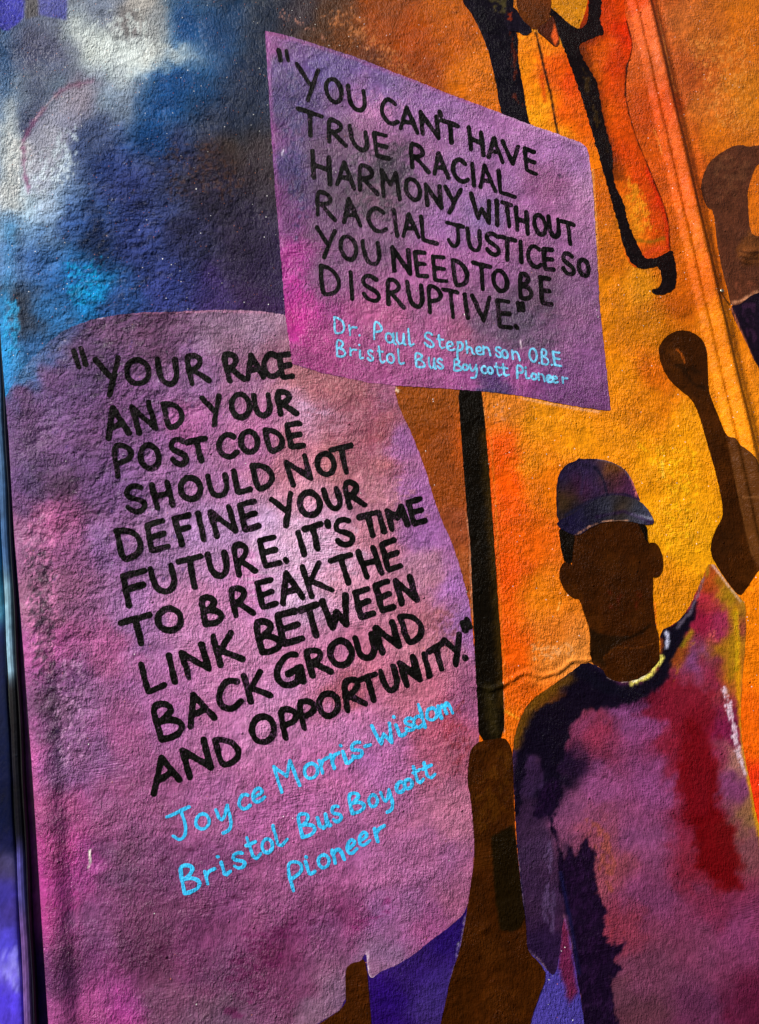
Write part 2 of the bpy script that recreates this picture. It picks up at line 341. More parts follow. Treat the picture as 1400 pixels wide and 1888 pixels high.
# ================================================================== THE WALL
WALL_PTS = [(60, 100, (72, 72, 98)), (0, 300, (120, 140, 160)), (20, 290, (205, 208, 205)), (20, 350, (208, 212, 212)), (20, 240, (150, 165, 175)), (15, 180, (95, 120, 150)), (10, 110, (60, 85, 120)), (20, 420, (110, 150, 190)),
 (15, 500, (90, 130, 180)), (30, 560, (48, 56, 72)), (45, 590, (50, 55, 70)), (15, 650, (60, 145, 205)), (10, 720, (60, 110, 165)), (8, 800, (30, 110, 165)),
 (60, 180, (90, 105, 125)), (55, 230, (60, 70, 100)), (100, 100, (72, 75, 102)), (85, 150, (95, 112, 130)), (150, 60, (125, 138, 150)), (180, 80, (190, 200, 195)), (215, 115, (185, 198, 198)), (240, 40, (120, 115, 115)), (250, 0, (165, 160, 155)), (190, 10, (110, 120, 140)), (300, 100, (165, 180, 190)),
 (335, 95, (170, 188, 205)), (275, 105, (195, 203, 200)), (290, 60, (130, 140, 150)), (345, 40, (35, 70, 105)), (400, 60, (22, 60, 102)), (450, 30, (38, 52, 72)), (480, 10, (32, 42, 58)), (550, 20, (52, 42, 48)), (600, 30, (85, 58, 48)), (640, 60, (120, 70, 38)),
 (700, 50, (170, 80, 18)), (760, 60, (180, 80, 8)), (830, 60, (203, 100, 8)), (870, 130, (228, 125, 18)), (760, 130, (158, 72, 18)), (680, 100, (105, 56, 38)), (820, 0, (205, 105, 10)), (720, 0, (150, 75, 25)),
 (150, 180, (120, 112, 130)), (200, 180, (128, 145, 165)), (240, 190, (80, 98, 128)), (300, 180, (22, 70, 125)), (350, 150, (18, 70, 122)), (290, 150, (60, 95, 135)),
 (200, 300, (42, 62, 115)), (170, 250, (60, 75, 115)), (300, 280, (43, 53, 95)), (400, 200, (38, 48, 73)), (470, 150, (38, 48, 73)), (470, 300, (54, 44, 50)), (430, 290, (68, 52, 42)), (400, 350, (44, 40, 58)), (250, 350, (53, 63, 110)),
 (150, 400, (48, 80, 142)), (180, 450, (27, 42, 78)), (250, 450, (48, 62, 118)), (350, 450, (48, 48, 80)), (450, 450, (48, 38, 62)), (500, 500, (48, 33, 68)), (150, 500, (33, 112, 182)), (180, 535, (22, 138, 205)), (100, 520, (40, 90, 150)),
 (60, 480, (60, 100, 160)), (100, 580, (50, 112, 172)), (60, 640, (50, 95, 150)), (220, 560, (50, 80, 142)), (300, 540, (60, 68, 138)), (400, 540, (60, 44, 98)), (480, 540, (60, 34, 80)), (60, 380, (165, 192, 212)), (95, 380, (120, 150, 190)),
 (1110, 350, (225, 115, 8)), (1120, 450, (215, 120, 12)), (1130, 550, (232, 142, 10)), (1180, 530, (225, 150, 20)), (1200, 600, (215, 130, 8)), (1250, 560, (200, 98, 8)), (1150, 700, (232, 140, 8)), (1190, 760, (220, 128, 8)), (1215, 700, (214, 108, 8)), (1120, 800, (232, 142, 12)),
 (1000, 770, (232, 148, 16)), (930, 755, (222, 130, 35)), (915, 830, (236, 92, 4)), (940, 900, (236, 88, 4)), (980, 850, (236, 140, 14)), (1000, 900, (226, 118, 8)), (960, 1000, (226, 98, 8)), (930, 1050, (228, 84, 4)), (1000, 1100, (226, 125, 14)),
 (1010, 1180, (226, 122, 32)), (1040, 1200, (228, 142, 62)), (940, 1200, (226, 94, 8)), (960, 1290, (216, 94, 8)), (930, 1330, (226, 110, 12)), (1200, 850, (238, 156, 8)), (1250, 850, (236, 158, 8)), (1250, 950, (238, 164, 10)), (1280, 1000, (238, 166, 14)),
 (1230, 1090, (222, 140, 8)), (1150, 830, (232, 145, 8)), (1280, 800, (235, 155, 10)), (1170, 0, (220, 78, 14)), (1190, 60, (226, 104, 52)), (1230, 200, (206, 80, 18)), (1230, 300, (216, 90, 14)), (1250, 350, (226, 102, 30)), (1280, 500, (226, 112, 14)),
 (1330, 600, (230, 134, 12)), (1340, 700, (226, 132, 14)), (1250, 30, (202, 112, 58)), (1300, 50, (202, 112, 42)), (1380, 30, (216, 120, 18)), (1300, 200, (216, 120, 48)), (1380, 180, (216, 130, 28)), (1270, 150, (192, 92, 40)), (1330, 250, (216, 120, 18)),
 (1270, 300, (216, 100, 28)), (1300, 450, (216, 112, 14)), (1395, 400, (220, 118, 15)), (1400, 1120, (236, 132, 8)), (1400, 1200, (236, 126, 8)), (1395, 1350, (232, 100, 8)), (1405, 1450, (236, 55, 18)), (1380, 800, (232, 140, 12)), (1225, 420, (216, 100, 14)),
 (780, 760, (146, 74, 14)), (800, 800, (138, 66, 14)), (830, 900, (142, 68, 18)), (840, 980, (142, 70, 40)), (855, 1050, (150, 80, 40)), (1080, 800, (236, 150, 12)), (1060, 30, (222, 150, 20)),
 (750, 1800, (45, 20, 100)), (1010, 1888, (70, 60, 150)), (1450, 1800, (120, 50, 80)), (60, 1100, (120, 80, 130)), (100, 1500, (140, 70, 120)), (100, 2000, (120, 60, 110))]
WALL_PTS = [(x, y, (c[0]*.95, c[1]*.90, c[2]*.8) if x > 560 and 600 < y < 1500 else (c[0]*.89, c[1]*.82, c[2]*.62) if x > 560 and y <= 600 else c) for x, y, c in WALL_PTS]
Z = 1/2.8
def wall_colour(P):
    P.field(WALL_PTS, warp=14); P.vary(.10)
    P.stroke([(350, 40), (330, 110), (300, 190), (270, 260)], 60, (14, 68, 128), .75, 34, 14, 30)
    P.stroke([(430, 20), (410, 90), (370, 170)], 60, (16, 58, 104), .6, 34, 14, 30); P.stroke([(490, 20), (470, 160), (440, 240)], 60, (20, 30, 50), .6, 30, 14, 30); P.stroke([(400, 300), (440, 400), (470, 520)], 90, (36, 30, 52), .5, 40, 14, 30)
    P.stroke([(40, 95), (75, 120), (70, 200)], 46, (58, 62, 90), .55, 24, 8, 20); P.stroke([(52, 215), (44, 240)], 16, (44, 52, 84), .6, 10, 4)
    P.stroke([(2, 0), (10, 120), (8, 220)], 16, (70, 110, 160), .5, 10, 4, 12); P.stroke([(20, 420), (16, 500), (8, 600)], 20, (70, 150, 210), .5, 12, 5, 14)
    P.stroke([(135, 45), (180, 88), (225, 112), (285, 98), (332, 104)], 40, (206, 214, 210), .7, 22, 10, 14); P.stroke([(250, -20), (266, 40), (290, 85)], 44, (172, 170, 164), .5, 22, 8, 14); P.stroke([(236, 30), (246, 55)], 22, (96, 92, 94), .5, 14, 8, 10)
    P.stroke([(215, 120), (235, 170), (230, 200)], 26, (150, 160, 172), .5, 18, 8, 14); P.stroke([(18, 190), (22, 300), (30, 380)], 22, (205, 210, 208), .6, 12, 5, 12)
    P.stroke([(95, 250), (110, 310), (80, 380)], 40, (188, 196, 204), .5, 20, 6, 12)
    P.stroke([(230, 330), (240, 420), (330, 520)], 80, (48, 60, 122), .55, 40, 14, 30)
    P.stroke([(4, 560), (8, 640), (14, 740)], 30, (22, 130, 200), .55, 12, 6, 20); P.stroke([(172, 380), (180, 470)], 24, (22, 34, 66), .6, 14, 8, 14)  # first stroke: cyan sheen along the left edge, put into the colour
    # upper left: blue facets, cloudy white spray with its gloss painted in as pale colour, a ringed disc
    P.patch(tile(0, 0, Z, [(-80, -80), (130, -60), (125, 90), (40, 160), (10, 155), (-80, 60)]), (58, 58, 168), .95, 2.5, 1)
    P.patch(tile(0, 0, Z, [(195, -60), (350, -60), (345, 105), (200, 75)]), (70, 72, 150), .85, 3, 1)
    P.patch(tile(0, 0, Z, [(130, -60), (195, -60), (200, 80), (130, 100)]), (72, 66, 66), .8, 4, 1)
    disc = tile(0, 0, Z, [(470, 420), (430, 430), (360, 440), (290, 490), (230, 560), (180, 620), (150, 670), (120, 740), (120, 820), (130, 900), (150, 990)])
    P.patch(disc+tile(0, 0, Z, [(230, 1000), (330, 800), (420, 620), (480, 480)]), (190, 180, 192), .45, 14, 3)
    P.stroke(disc[4:11], 5.5, (112, 48, 90), .65, 4, 3); P.stroke(disc[:4], 9, (120, 75, 100), .6, 6, 3); P.stroke(disc[3:6], 2.5, (205, 180, 190), .7, 1.5, .6)
    P.scumble(tile(0, 0, Z, [(450, 60), (780, 20), (900, 260), (780, 330), (640, 380), (480, 300), (380, 180)]), (216, 226, 224), .6, 30, (5, 9), .02)
    P.scumble(tile(0, 0, Z, [(120, 850), (420, 560), (420, 900), (180, 1100)]), (200, 215, 225), .7, 24, (5, 8), .02, 93)
    P.scumble(tile(0, 0, Z, [(20, 620), (100, 600), (110, 1000), (40, 1060)]), (225, 226, 224), .7, 10, (5, 12), .0, 95)
    P.scumble(tile(0, 0, Z, [(300, 1350), (540, 1300), (560, 1560), (330, 1620)]), (20, 165, 225), .7, 22, (6, 6), .02, 96)
    P.scumble(tile(0, 0, Z, [(0, 1520), (110, 1560), (110, 1830), (0, 1850)]), (45, 165, 225), .8, 14, (6, 10), .0, 97)
    P.scumble(tile(450, 0, Z, [(150, 0), (260, 60), (560, 280), (470, 250), (180, 100)]), (190, 130, 110), .7, 14, (3, 6), .1, 98)
    P.scumble(tile(450, 0, Z, [(350, 60), (560, 0), (900, 330), (1000, 470), (760, 400), (520, 260)]), (205, 125, 70), .6, 24, (4, 5), .14, 99)
    P.scumble([(280, 250), (400, 240), (480, 330), (430, 380), (300, 380)], (100, 58, 35), .4, 30, (5, 5), .16, 101)
    P.scumble([(900, 740), (930, 735), (950, 770), (910, 790)], (205, 130, 90), .7, 10, (5, 5), .0, 102)
    P.scumble([(970, 1180), (1060, 1180), (1070, 1210), (980, 1225)], (220, 150, 90), .8, 12, (5, 4), .05, 103)
    P.scumble([(1150, 800), (1300, 820), (1290, 1000), (1220, 1040), (1210, 900)], (248, 190, 18), .5, 30, (6, 5), .08, 104)
    P.stroke([(920, 810), (928, 900), (935, 1000), (940, 1100), (945, 1200)], 44, (236, 84, 3), .6, 30, 8, 20); P.scumble([(900, 800), (975, 830), (960, 1000), (940, 1250), (915, 1000)], (240, 78, 2), .3, 24, (7, 12), .0, 105)
    P.scumble([(1260, 60), (1400, 40), (1400, 250), (1300, 250)], (222, 140, 62), .5, 35, (4, 5), .08, 106)
    # lit ridge of the moulding: highlight painted in as warmer orange and thin lines
    P.scumble([(1180, 0), (1200, 0), (1262, 330), (1300, 500), (1285, 500), (1240, 330)], (214, 98, 48), .5, 6, (5, 20), .0, 107)
    P.stroke([(1212, 20), (1232, 130), (1243, 170)], 2.5, (235, 150, 70), .8, 1.5, 1); P.stroke([(1206, 240), (1214, 262), (1220, 285)], 2.5, (240, 140, 60), .7, 1.5, 1)
    # ragged pale slivers left between colours
    for pts, wd, c in (([(725, 710), (735, 722)], 3, (235, 215, 190)), ([(955, 733), (1010, 744), (1062, 753), (1108, 760)], 3.5, (232, 160, 110)), ([(861, 945), (867, 1000), (869, 1100), (872, 1140)], 2.5, (190, 130, 100)),
                       ([(926, 1260), (928, 1300), (929, 1350)], 2.5, (225, 150, 110)), ([(1085, 270), (1092, 300), (1099, 400), (1103, 500)], 3, (235, 160, 90)), ([(890, 735), (893, 770)], 2.5, (215, 150, 100)),
                       ([(889, 730), (905, 800), (915, 950), (921, 1100), (930, 1250)], 3, (205, 100, 20)), ([(1210, 1160), (1208, 1110)], 3, (205, 90, 20)), ([(1004, 1822), (1011, 1840), (1014, 1848)], 3.5, (225, 170, 195)), ([(930, 1310), (955, 1325)], 3, (235, 165, 40)),
                       ([(1177, 575), (1192, 590)], 2.5, (190, 105, 20)), ([(1221, 852), (1223, 880)], 4, (245, 190, 60)), ([(1033, 1108), (1029, 1125)], 2, (240, 180, 90)), ([(964, 1090), (965, 1145)], 2, (200, 85, 10))):
        P.stroke(pts, wd, c, .85, 1.3, 1.0, 4)
    P.stroke([(1351, 540), (1346, 470), (1337, 420), (1322, 392)], 3, (190, 80, 15), .5, 2, 1)
    P.patch([(985, 1800), (1012, 1800), (1030, 1770), (1060, 1760), (1085, 1900), (1085, 2000), (960, 2000), (975, 1890)], (66, 54, 140), .95, 5, 2)
    P.patch([(1034, 1690), (1046, 1700), (1066, 1830), (1050, 1850), (1030, 1780)], (100, 22, 50), .85, 6, 2)
room = thing('mural_wall', 'rough rendered house wall painted with a blue, purple and orange mural', 'wall', 700, 1400)
def wall_piece(name, sel, label=None):
    ii = np.nonzero(sel)[0]; a, b = ii[0], ii[-1]+2; a = int(a); b = int(min(b, NU))
    u = GU[a:b]; v = GV[a:b]; n, m = u.shape; idx = np.arange(n*m).reshape(n, m)
    q = np.stack([idx[:-1, :-1], idx[1:, :-1], idx[1:, 1:], idx[:-1, 1:]], -1).reshape(-1, 4)
    P = Paint(GX[a:b].ravel(), GY[a:b].ravel()); wall_colour(P)
    V = np.stack([u.ravel(), -GH[a:b].ravel(), v.ravel()], 1)
    return link(name, mesh(name, V, q.ravel(), np.full(len(q), 4), P.out(), roughness_zone(P.x, P.y)-.55), M_WALL, room, label)
uc = UA[:-1]
wall_piece('corner_bead', uc < U_J)
wall_piece('render', (uc >= U_J) & (uc < U_A-.006))
wall_piece('moulding', (uc >= U_A-.006) & (uc < U_C+.012))
wall_piece('render', uc >= U_C+.012)
# the return of the wall at its left edge, 6 cm deep
ed = GH[0]; n = len(VA); dep = np.linspace(0, 1, 5)
Ve = np.stack([np.tile(GU[0], 5)+np.repeat(.004*np.sin(dep*3.1), n)-.0*dep.repeat(n), np.concatenate([-ed+.002+(.062+ed)*d for d in dep]), np.tile(VA, 5)], 1)
idx = np.arange(5*n).reshape(5, n); q = np.stack([idx[:-1, :-1], idx[:-1, 1:], idx[1:, 1:], idx[1:, :-1]], -1).reshape(-1, 4)
px, py = pic(Ve[:, 0], Ve[:, 2]); P = Paint(px, py).field([(0, 600, (60, 110, 160)), (20, 900, (70, 60, 110)), (50, 1300, (90, 50, 90)), (80, 1700, (95, 40, 90))]).vary(.2)
link('jamb', mesh('jamb', Ve, q.ravel(), np.full(len(q), 4), P.out(), np.zeros(len(Ve))+.2), M_WALL, room)

# ================================================================== the painted door set back at the far left
door = thing('door', 'glossy navy and violet painted door just left of the wall corner', 'door', 10, 1700)
def slab(name, ua, ub, y, th, mat, parent, z0=None, z1=None, bev=.003, colour=None, parts=140):
    """upright board with bevelled long edges, its front towards the street"""
    z0 = VA[0] if z0 is None else z0; z1 = VA[-1] if z1 is None else z1
    prof = [(ua, y), (ua, y-th+bev), (ua+bev, y-th), ((ua+ub)/2, y-th-.0006), (ub-bev, y-th), (ub, y-th+bev), (ub, y)]
    if colour is not None:
        k = max(6, int((ub-ua)/.006)); mid = [(ua+bev+(ub-ua-2*bev)*t, y-th+.0012*math.sin(t*9)) for t in np.linspace(0, 1, k)]
        prof = prof[:2]+mid+prof[-2:]; parts = 400
    zs = np.linspace(z0, z1, parts); n = len(prof)
    V = np.array([(x+.0008*math.sin(z*23+ua*50), yy, z) for z in zs for x, yy in prof]); idx = np.arange(parts*n).reshape(parts, n)
    q = np.stack([idx[:-1, :-1], idx[:-1, 1:], idx[1:, 1:], idx[1:, :-1]], -1).reshape(-1, 4)
    col = crs = None
    if colour is not None:
        t = (V[:, 1]-CAM[1])/(-CAM[1]); px, py = pic(V[:, 0]/t+CAM[0]*(1-1/t), CAM[2]+(V[:, 2]-CAM[2])/t)
        P = Paint(px, py); colour(P); col = P.out(); crs = np.zeros(len(V))-.1
    return link(name, mesh(name, V, q.ravel(), np.full(len(q), 4), col, crs), mat, parent)
def uat(px, py, y):           # x of the picture point on the plane at depth y
    u, v = wall(px, py); t = (y-CAM[1])/(-CAM[1]); return float(CAM[0]+(u-CAM[0])*t)
M_DOOR = paint_material('glossy_door_paint', .16, .3, bump=.10, grain=.12)
def door_col(P):
    P.field([(0, 900, (20, 60, 110)), (8, 1060, (20, 90, 120)), (5, 1110, (60, 120, 150)), (0, 1200, (5, 14, 55)), (10, 1350, (3, 14, 50)), (5, 1500, (4, 12, 44)), (20, 1560, (12, 16, 55)), (5, 1590, (62, 55, 92)), (25, 1600, (70, 62, 100)),
             (10, 1650, (58, 50, 150)), (30, 1680, (62, 50, 130)), (15, 1750, (78, 66, 195)), (20, 1790, (125, 112, 220)), (10, 1830, (75, 55, 200)), (20, 1880, (80, 60, 205)), (-80, 1500, (10, 15, 60)), (-80, 1850, (75, 60, 190))], warp=10).vary(.2)
    P.scumble([(0, 1740), (40, 1740), (42, 1830), (0, 1840)], (150, 145, 235), .6, 10, (6, 12), .02)
slab('door_panel', uat(-260, 1500, .06), uat(29, 1500, .06), .06, .02, M_DOOR, door, colour=door_col)
def stile_col(P): P.field([(30, 1000, (60, 90, 130)), (25, 1200, (130, 165, 185)), (25, 1120, (120, 160, 180)), (35, 1300, (14, 12, 20)), (40, 1500, (12, 12, 22)), (42, 1620, (72, 66, 130)), (50, 1750, (100, 70, 125)), (55, 1888, (105, 75, 135))], warp=4).vary(.2)  # pale upper points paint a reflection onto the gloss
slab('door_stile', uat(30, 1500, .045), uat(43, 1500, .045), .06, .028, M_DOOR, door, colour=stile_col)
M_CABLE = plain('black_cable_sheath', (20, 19, 22), .25, spec=.6, bump=.1)
cab = slab('cable', uat(46, 1500, .04), uat(51, 1500, .04), .062, .036, M_CABLE, None, bev=.0022)
cab['label'] = 'thin black cable running down the gap between door and wall corner'; cab['category'] = 'cable'
def frame_col(P): P.field([(20, 600, (90, 150, 190)), (20, 900, (70, 110, 150)), (30, 1050, (55, 60, 100)), (45, 1300, (88, 45, 92)), (60, 1600, (100, 40, 95)), (75, 1888, (35, 16, 66))], warp=6).vary(.25)
back = slab('door_frame', uat(51, 1500, .045), U_E+.012, .075, .03, M_DOOR, door, colour=frame_col)

# ================================================================== PAINTED FIGURES AND PLACARDS
LOW_PTS = [(200, 600, (112, 74, 112)), (300, 600, (108, 68, 103)), (400, 600, (130, 95, 125)), (480, 600, (148, 112, 142)), (150, 650, (103, 70, 110)), (100, 700, (108, 70, 115)), (60, 750, (104, 65, 110)), (60, 900, (98, 68, 115)),
 (75, 650, (58, 88, 140)), (40, 690, (55, 110, 165)), (110, 620, (72, 82, 130)),
 (150, 800, (118, 78, 128)), (250, 750, (123, 78, 128)), (350, 700, (135, 90, 140)), (350, 790, (168, 90, 147)), (450, 700, (150, 95, 135)), (500, 650, (145, 90, 115)), (560, 700, (160, 95, 105)), (600, 720, (165, 95, 105)),
 (560, 750, (190, 135, 170)), (600, 760, (172, 112, 137)), (650, 720, (150, 85, 95)), (700, 740, (145, 80, 110)), (700, 780, (148, 74, 84)), (740, 820, (152, 90, 147)), (700, 860, (165, 95, 105)), (620, 850, (175, 105, 115)), (540, 850, (170, 100, 120)),
 (560, 900, (196, 132, 157)), (480, 800, (167, 95, 142)), (400, 850, (165, 105, 155)), (300, 850, (150, 100, 155)), (200, 900, (118, 78, 130)), (95, 960, (175, 90, 142)), (80, 1000, (162, 90, 140)), (110, 900, (88, 58, 90)),
 (60, 1000, (130, 80, 115)), (200, 1000, (132, 86, 138)), (300, 1000, (152, 106, 152)), (400, 1000, (172, 127, 177)), (500, 1000, (195, 153, 193)), (560, 1000, (203, 158, 193)), (600, 960, (198, 142, 177)), (700, 920, (170, 105, 125)),
 (640, 1050, (198, 137, 167)), (700, 1000, (180, 110, 130)), (760, 920, (150, 90, 150)), (790, 1000, (150, 90, 150)), (830, 1080, (155, 95, 160)), (780, 1060, (175, 115, 140)), (550, 1080, (198, 152, 188)), (450, 1080, (187, 115, 167)),
 (350, 1120, (187, 120, 167)), (250, 1150, (155, 105, 160)), (200, 1200, (165, 85, 135)), (100, 1100, (150, 90, 130)), (70, 1100, (140, 90, 120)), (90, 1200, (172, 82, 145)), (120, 1250, (118, 70, 120)), (110, 1300, (98, 62, 94)),
 (150, 1300, (148, 94, 142)), (75, 1400, (172, 82, 145)), (110, 1400, (118, 78, 125)), (160, 1400, (134, 82, 130)), (100, 1500, (150, 70, 120)), (110, 1600, (152, 56, 118)), (90, 1560, (155, 62, 116)), (150, 1600, (145, 60, 124)),
 (100, 1700, (150, 55, 115)), (120, 1800, (98, 48, 88)), (100, 1888, (137, 65, 117)), (170, 1850, (147, 65, 122)), (220, 1870, (155, 58, 130)), (160, 1700, (120, 68, 112)), (220, 1600, (108, 63, 98)), (220, 1500, (140, 75, 120)),
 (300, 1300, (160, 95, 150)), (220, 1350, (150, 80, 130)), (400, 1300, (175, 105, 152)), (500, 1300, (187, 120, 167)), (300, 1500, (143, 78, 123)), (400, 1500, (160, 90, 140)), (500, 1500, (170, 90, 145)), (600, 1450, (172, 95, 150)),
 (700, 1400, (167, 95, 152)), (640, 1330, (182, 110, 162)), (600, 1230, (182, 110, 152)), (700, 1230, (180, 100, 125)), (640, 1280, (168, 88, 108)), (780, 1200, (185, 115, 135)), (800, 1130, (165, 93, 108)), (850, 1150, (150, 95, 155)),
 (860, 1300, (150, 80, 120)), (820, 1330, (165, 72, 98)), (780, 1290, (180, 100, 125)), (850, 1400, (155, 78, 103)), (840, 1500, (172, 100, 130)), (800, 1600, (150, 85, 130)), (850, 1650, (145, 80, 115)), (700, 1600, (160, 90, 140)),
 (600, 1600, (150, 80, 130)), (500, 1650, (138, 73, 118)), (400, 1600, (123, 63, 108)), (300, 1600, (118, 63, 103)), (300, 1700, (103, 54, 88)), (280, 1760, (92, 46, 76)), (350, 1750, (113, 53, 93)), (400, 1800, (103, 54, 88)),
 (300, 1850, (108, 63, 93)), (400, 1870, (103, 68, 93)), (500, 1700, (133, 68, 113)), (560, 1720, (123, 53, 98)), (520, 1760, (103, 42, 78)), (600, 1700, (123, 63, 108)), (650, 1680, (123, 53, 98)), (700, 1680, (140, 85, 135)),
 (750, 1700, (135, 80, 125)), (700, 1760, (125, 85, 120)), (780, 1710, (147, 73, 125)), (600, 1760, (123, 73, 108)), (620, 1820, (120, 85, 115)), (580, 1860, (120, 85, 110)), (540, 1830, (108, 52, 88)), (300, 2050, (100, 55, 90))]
UP_PTS = [(500, 80, (145, 80, 142)), (560, 100, (110, 80, 135)), (520, 200, (74, 60, 110)), (510, 120, (95, 75, 125)), (600, 130, (95, 75, 130)), (650, 130, (88, 68, 124)), (700, 160, (110, 85, 140)), (800, 200, (142, 95, 152)), (660, 160, (147, 95, 152)),
 (700, 200, (168, 105, 157)), (620, 200, (120, 85, 130)), (560, 200, (83, 63, 108)), (500, 250, (112, 60, 117)), (530, 300, (68, 53, 103)), (590, 290, (105, 75, 105)), (640, 260, (110, 80, 110)), (700, 260, (152, 95, 142)), (900, 220, (157, 100, 157)),
 (1000, 260, (162, 105, 162)), (1070, 290, (145, 95, 145)), (1000, 340, (140, 80, 125)), (900, 330, (147, 95, 147)), (1060, 400, (150, 95, 140)), (1085, 350, (175, 122, 167)), (850, 300, (142, 95, 147)), (780, 300, (135, 85, 130)), (715, 315, (78, 62, 78)),
 (690, 380, (110, 75, 100)), (620, 350, (90, 65, 90)), (560, 350, (73, 50, 90)), (540, 400, (100, 50, 105)), (515, 380, (112, 55, 112)), (600, 430, (105, 70, 105)), (680, 440, (120, 80, 115)), (800, 400, (147, 95, 152)), (900, 400, (130, 95, 147)),
 (960, 400, (157, 95, 147)), (780, 360, (120, 85, 120)), (1000, 450, (140, 85, 130)), (900, 480, (152, 90, 142)), (800, 500, (162, 90, 147)), (540, 480, (155, 42, 128)), (530, 540, (172, 40, 134)), (545, 600, (184, 46, 138)), (562, 560, (170, 52, 130)),
 (580, 520, (125, 75, 115)), (600, 500, (130, 85, 125)), (560, 650, (152, 58, 120)), (620, 620, (162, 68, 127)), (700, 590, (167, 85, 132)), (700, 660, (157, 73, 125)), (800, 560, (152, 90, 137)), (800, 640, (162, 80, 132)), (850, 620, (150, 80, 115)),
 (900, 600, (108, 78, 108)), (960, 590, (92, 72, 98)), (1000, 550, (98, 68, 93)), (1000, 620, (108, 73, 108)), (1060, 550, (125, 80, 120)), (1080, 620, (130, 80, 125)), (1090, 700, (125, 73, 125)), (1040, 730, (108, 58, 110)), (950, 700, (152, 73, 137)),
 (850, 700, (152, 73, 132)), (905, 722, (70, 45, 95)), (740, 700, (152, 73, 125)), (1115, 740, (108, 58, 110))]
low_poly = [(171, 589), (210, 581), (250, 577), (320, 574), (393, 571), (440, 571), (500, 575), (540, 586), (600, 640), (729, 700), (729, 736), (764, 811), (786, 871), (807, 943), (839, 1014), (866, 1111), (873, 1180), (879, 1264), (885, 1357), (875, 1400), (872, 1474), (876, 1556), (871, 1617),
            (862, 1678), (835, 1705), (807, 1724), (754, 1767), (725, 1782), (700, 1792), (684, 1806), (678, 1790), (676, 1752), (665, 1775), (640, 1785), (640, 1854), (590, 1885), (480, 1950), (440, 2080), (60, 2080), (74, 1888), (56, 1600), (40, 1350), (20, 1000), (4, 800), (0, 745), (25, 712), (48, 672), (80, 640), (120, 606)]
def low_colour(P):
    P.field(LOW_PTS, warp=17); P.vary(.13)
    P.scumble([(60, 930), (105, 930), (110, 1120), (100, 1260), (50, 1200), (40, 1000)], (205, 120, 170), .85, 12, (5, 7), .05, 120)
    P.scumble([(45, 1010), (100, 1010), (110, 1230), (60, 1280)], (45, 35, 50), .6, 10, (4, 6), .12, 121)
    P.scumble([(120, 1200), (160, 1190), (165, 1400), (110, 1420), (80, 1300)], (205, 150, 195), .7, 12, (4, 7), .12, 122)
    P.scumble([(460, 960), (640, 930), (700, 1050), (500, 1160), (430, 1080)], (215, 175, 205), .55, 45, (14, 6), .02, 123)  # sky sheen at mid-sheet, painted in as paler lilac
    P.scumble([(420, 1130), (560, 1150), (520, 1260), (330, 1300)], (205, 140, 185), .45, 40, (14, 6), .02, 124)
    P.scumble([(540, 735), (620, 750), (610, 770), (545, 770)], (205, 155, 190), .7, 12, (16, 5), .0, 125)
    P.scumble([(560, 690), (720, 720), (760, 900), (640, 880), (560, 780)], (128, 60, 80), .5, 30, (12, 5), .05, 126)
    P.scumble([(640, 870), (760, 880), (800, 960), (680, 940)], (185, 120, 130), .5, 20, (10, 5), .02, 127)
    P.scumble([(800, 1310), (860, 1280), (875, 1380), (840, 1450), (820, 1380)], (135, 45, 60), .6, 16, (5, 7), .02, 128)
    P.scumble([(780, 1120), (850, 1110), (855, 1200), (800, 1220)], (140, 75, 75), .45, 18, (5, 6), .05, 129)
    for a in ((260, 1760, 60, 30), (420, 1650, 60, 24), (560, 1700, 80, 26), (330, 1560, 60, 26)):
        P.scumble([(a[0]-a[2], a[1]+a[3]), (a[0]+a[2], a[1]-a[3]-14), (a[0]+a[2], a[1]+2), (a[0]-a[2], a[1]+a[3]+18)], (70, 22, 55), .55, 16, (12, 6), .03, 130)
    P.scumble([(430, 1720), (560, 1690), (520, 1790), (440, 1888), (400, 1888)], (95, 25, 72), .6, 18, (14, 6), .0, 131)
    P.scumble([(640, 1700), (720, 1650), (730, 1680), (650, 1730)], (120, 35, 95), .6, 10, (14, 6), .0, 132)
    P.scumble([(60, 1530), (150, 1540), (160, 1680), (70, 1690)], (168, 55, 132), .4, 16, (6, 9), .02, 133)
    P.stroke([(165, 1568), (167, 1585), (164, 1600)], 3, (240, 235, 220), .95, 1.2)
    P.stroke([(180, 588), (197, 583)], 3.5, (210, 190, 215), .8, 1.5, 1)
    for pts in ([(250, 578), (330, 575)], [(340, 575), (400, 573), (500, 577)]): P.stroke(pts, 3.2, (205, 130, 165), .6, 1.5, 1)
    for k in range(60):
        x = 90+hsh(np.array([k]), np.array([3]), 4)[0]*300; y = 620+hsh(np.array([k]), np.array([5]), 4)[0]*500
        P.stroke([(x, y), (x+2, y+3)], 2.4, (60, 35, 110) if k % 3 else (215, 195, 225), .7, 1.2)
    P.stroke([(876, 1200), (883, 1290), (887, 1360)], 2.5, (205, 140, 160), .7, 1.2, 1); P.stroke([(677, 1755), (680, 1790), (684, 1806), (702, 1795)], 3, (225, 205, 215), .85, 1.2, .8)
up_poly = [(489, 58), (540, 70), (586, 84), (650, 104), (700, 123), (750, 143), (821, 171), (889, 196), (925, 209), (975, 229), (1025, 246), (1070, 263), (1081, 270), (1086, 285), (1093, 343), (1097, 411), (1106, 571), (1116, 657), (1126, 756), (1111, 756), (1043, 746), (961, 730), (900, 723), (807, 716), (727, 711),
          (679, 705), (593, 687), (539, 671), (527, 586), (507, 339), (496, 179)]
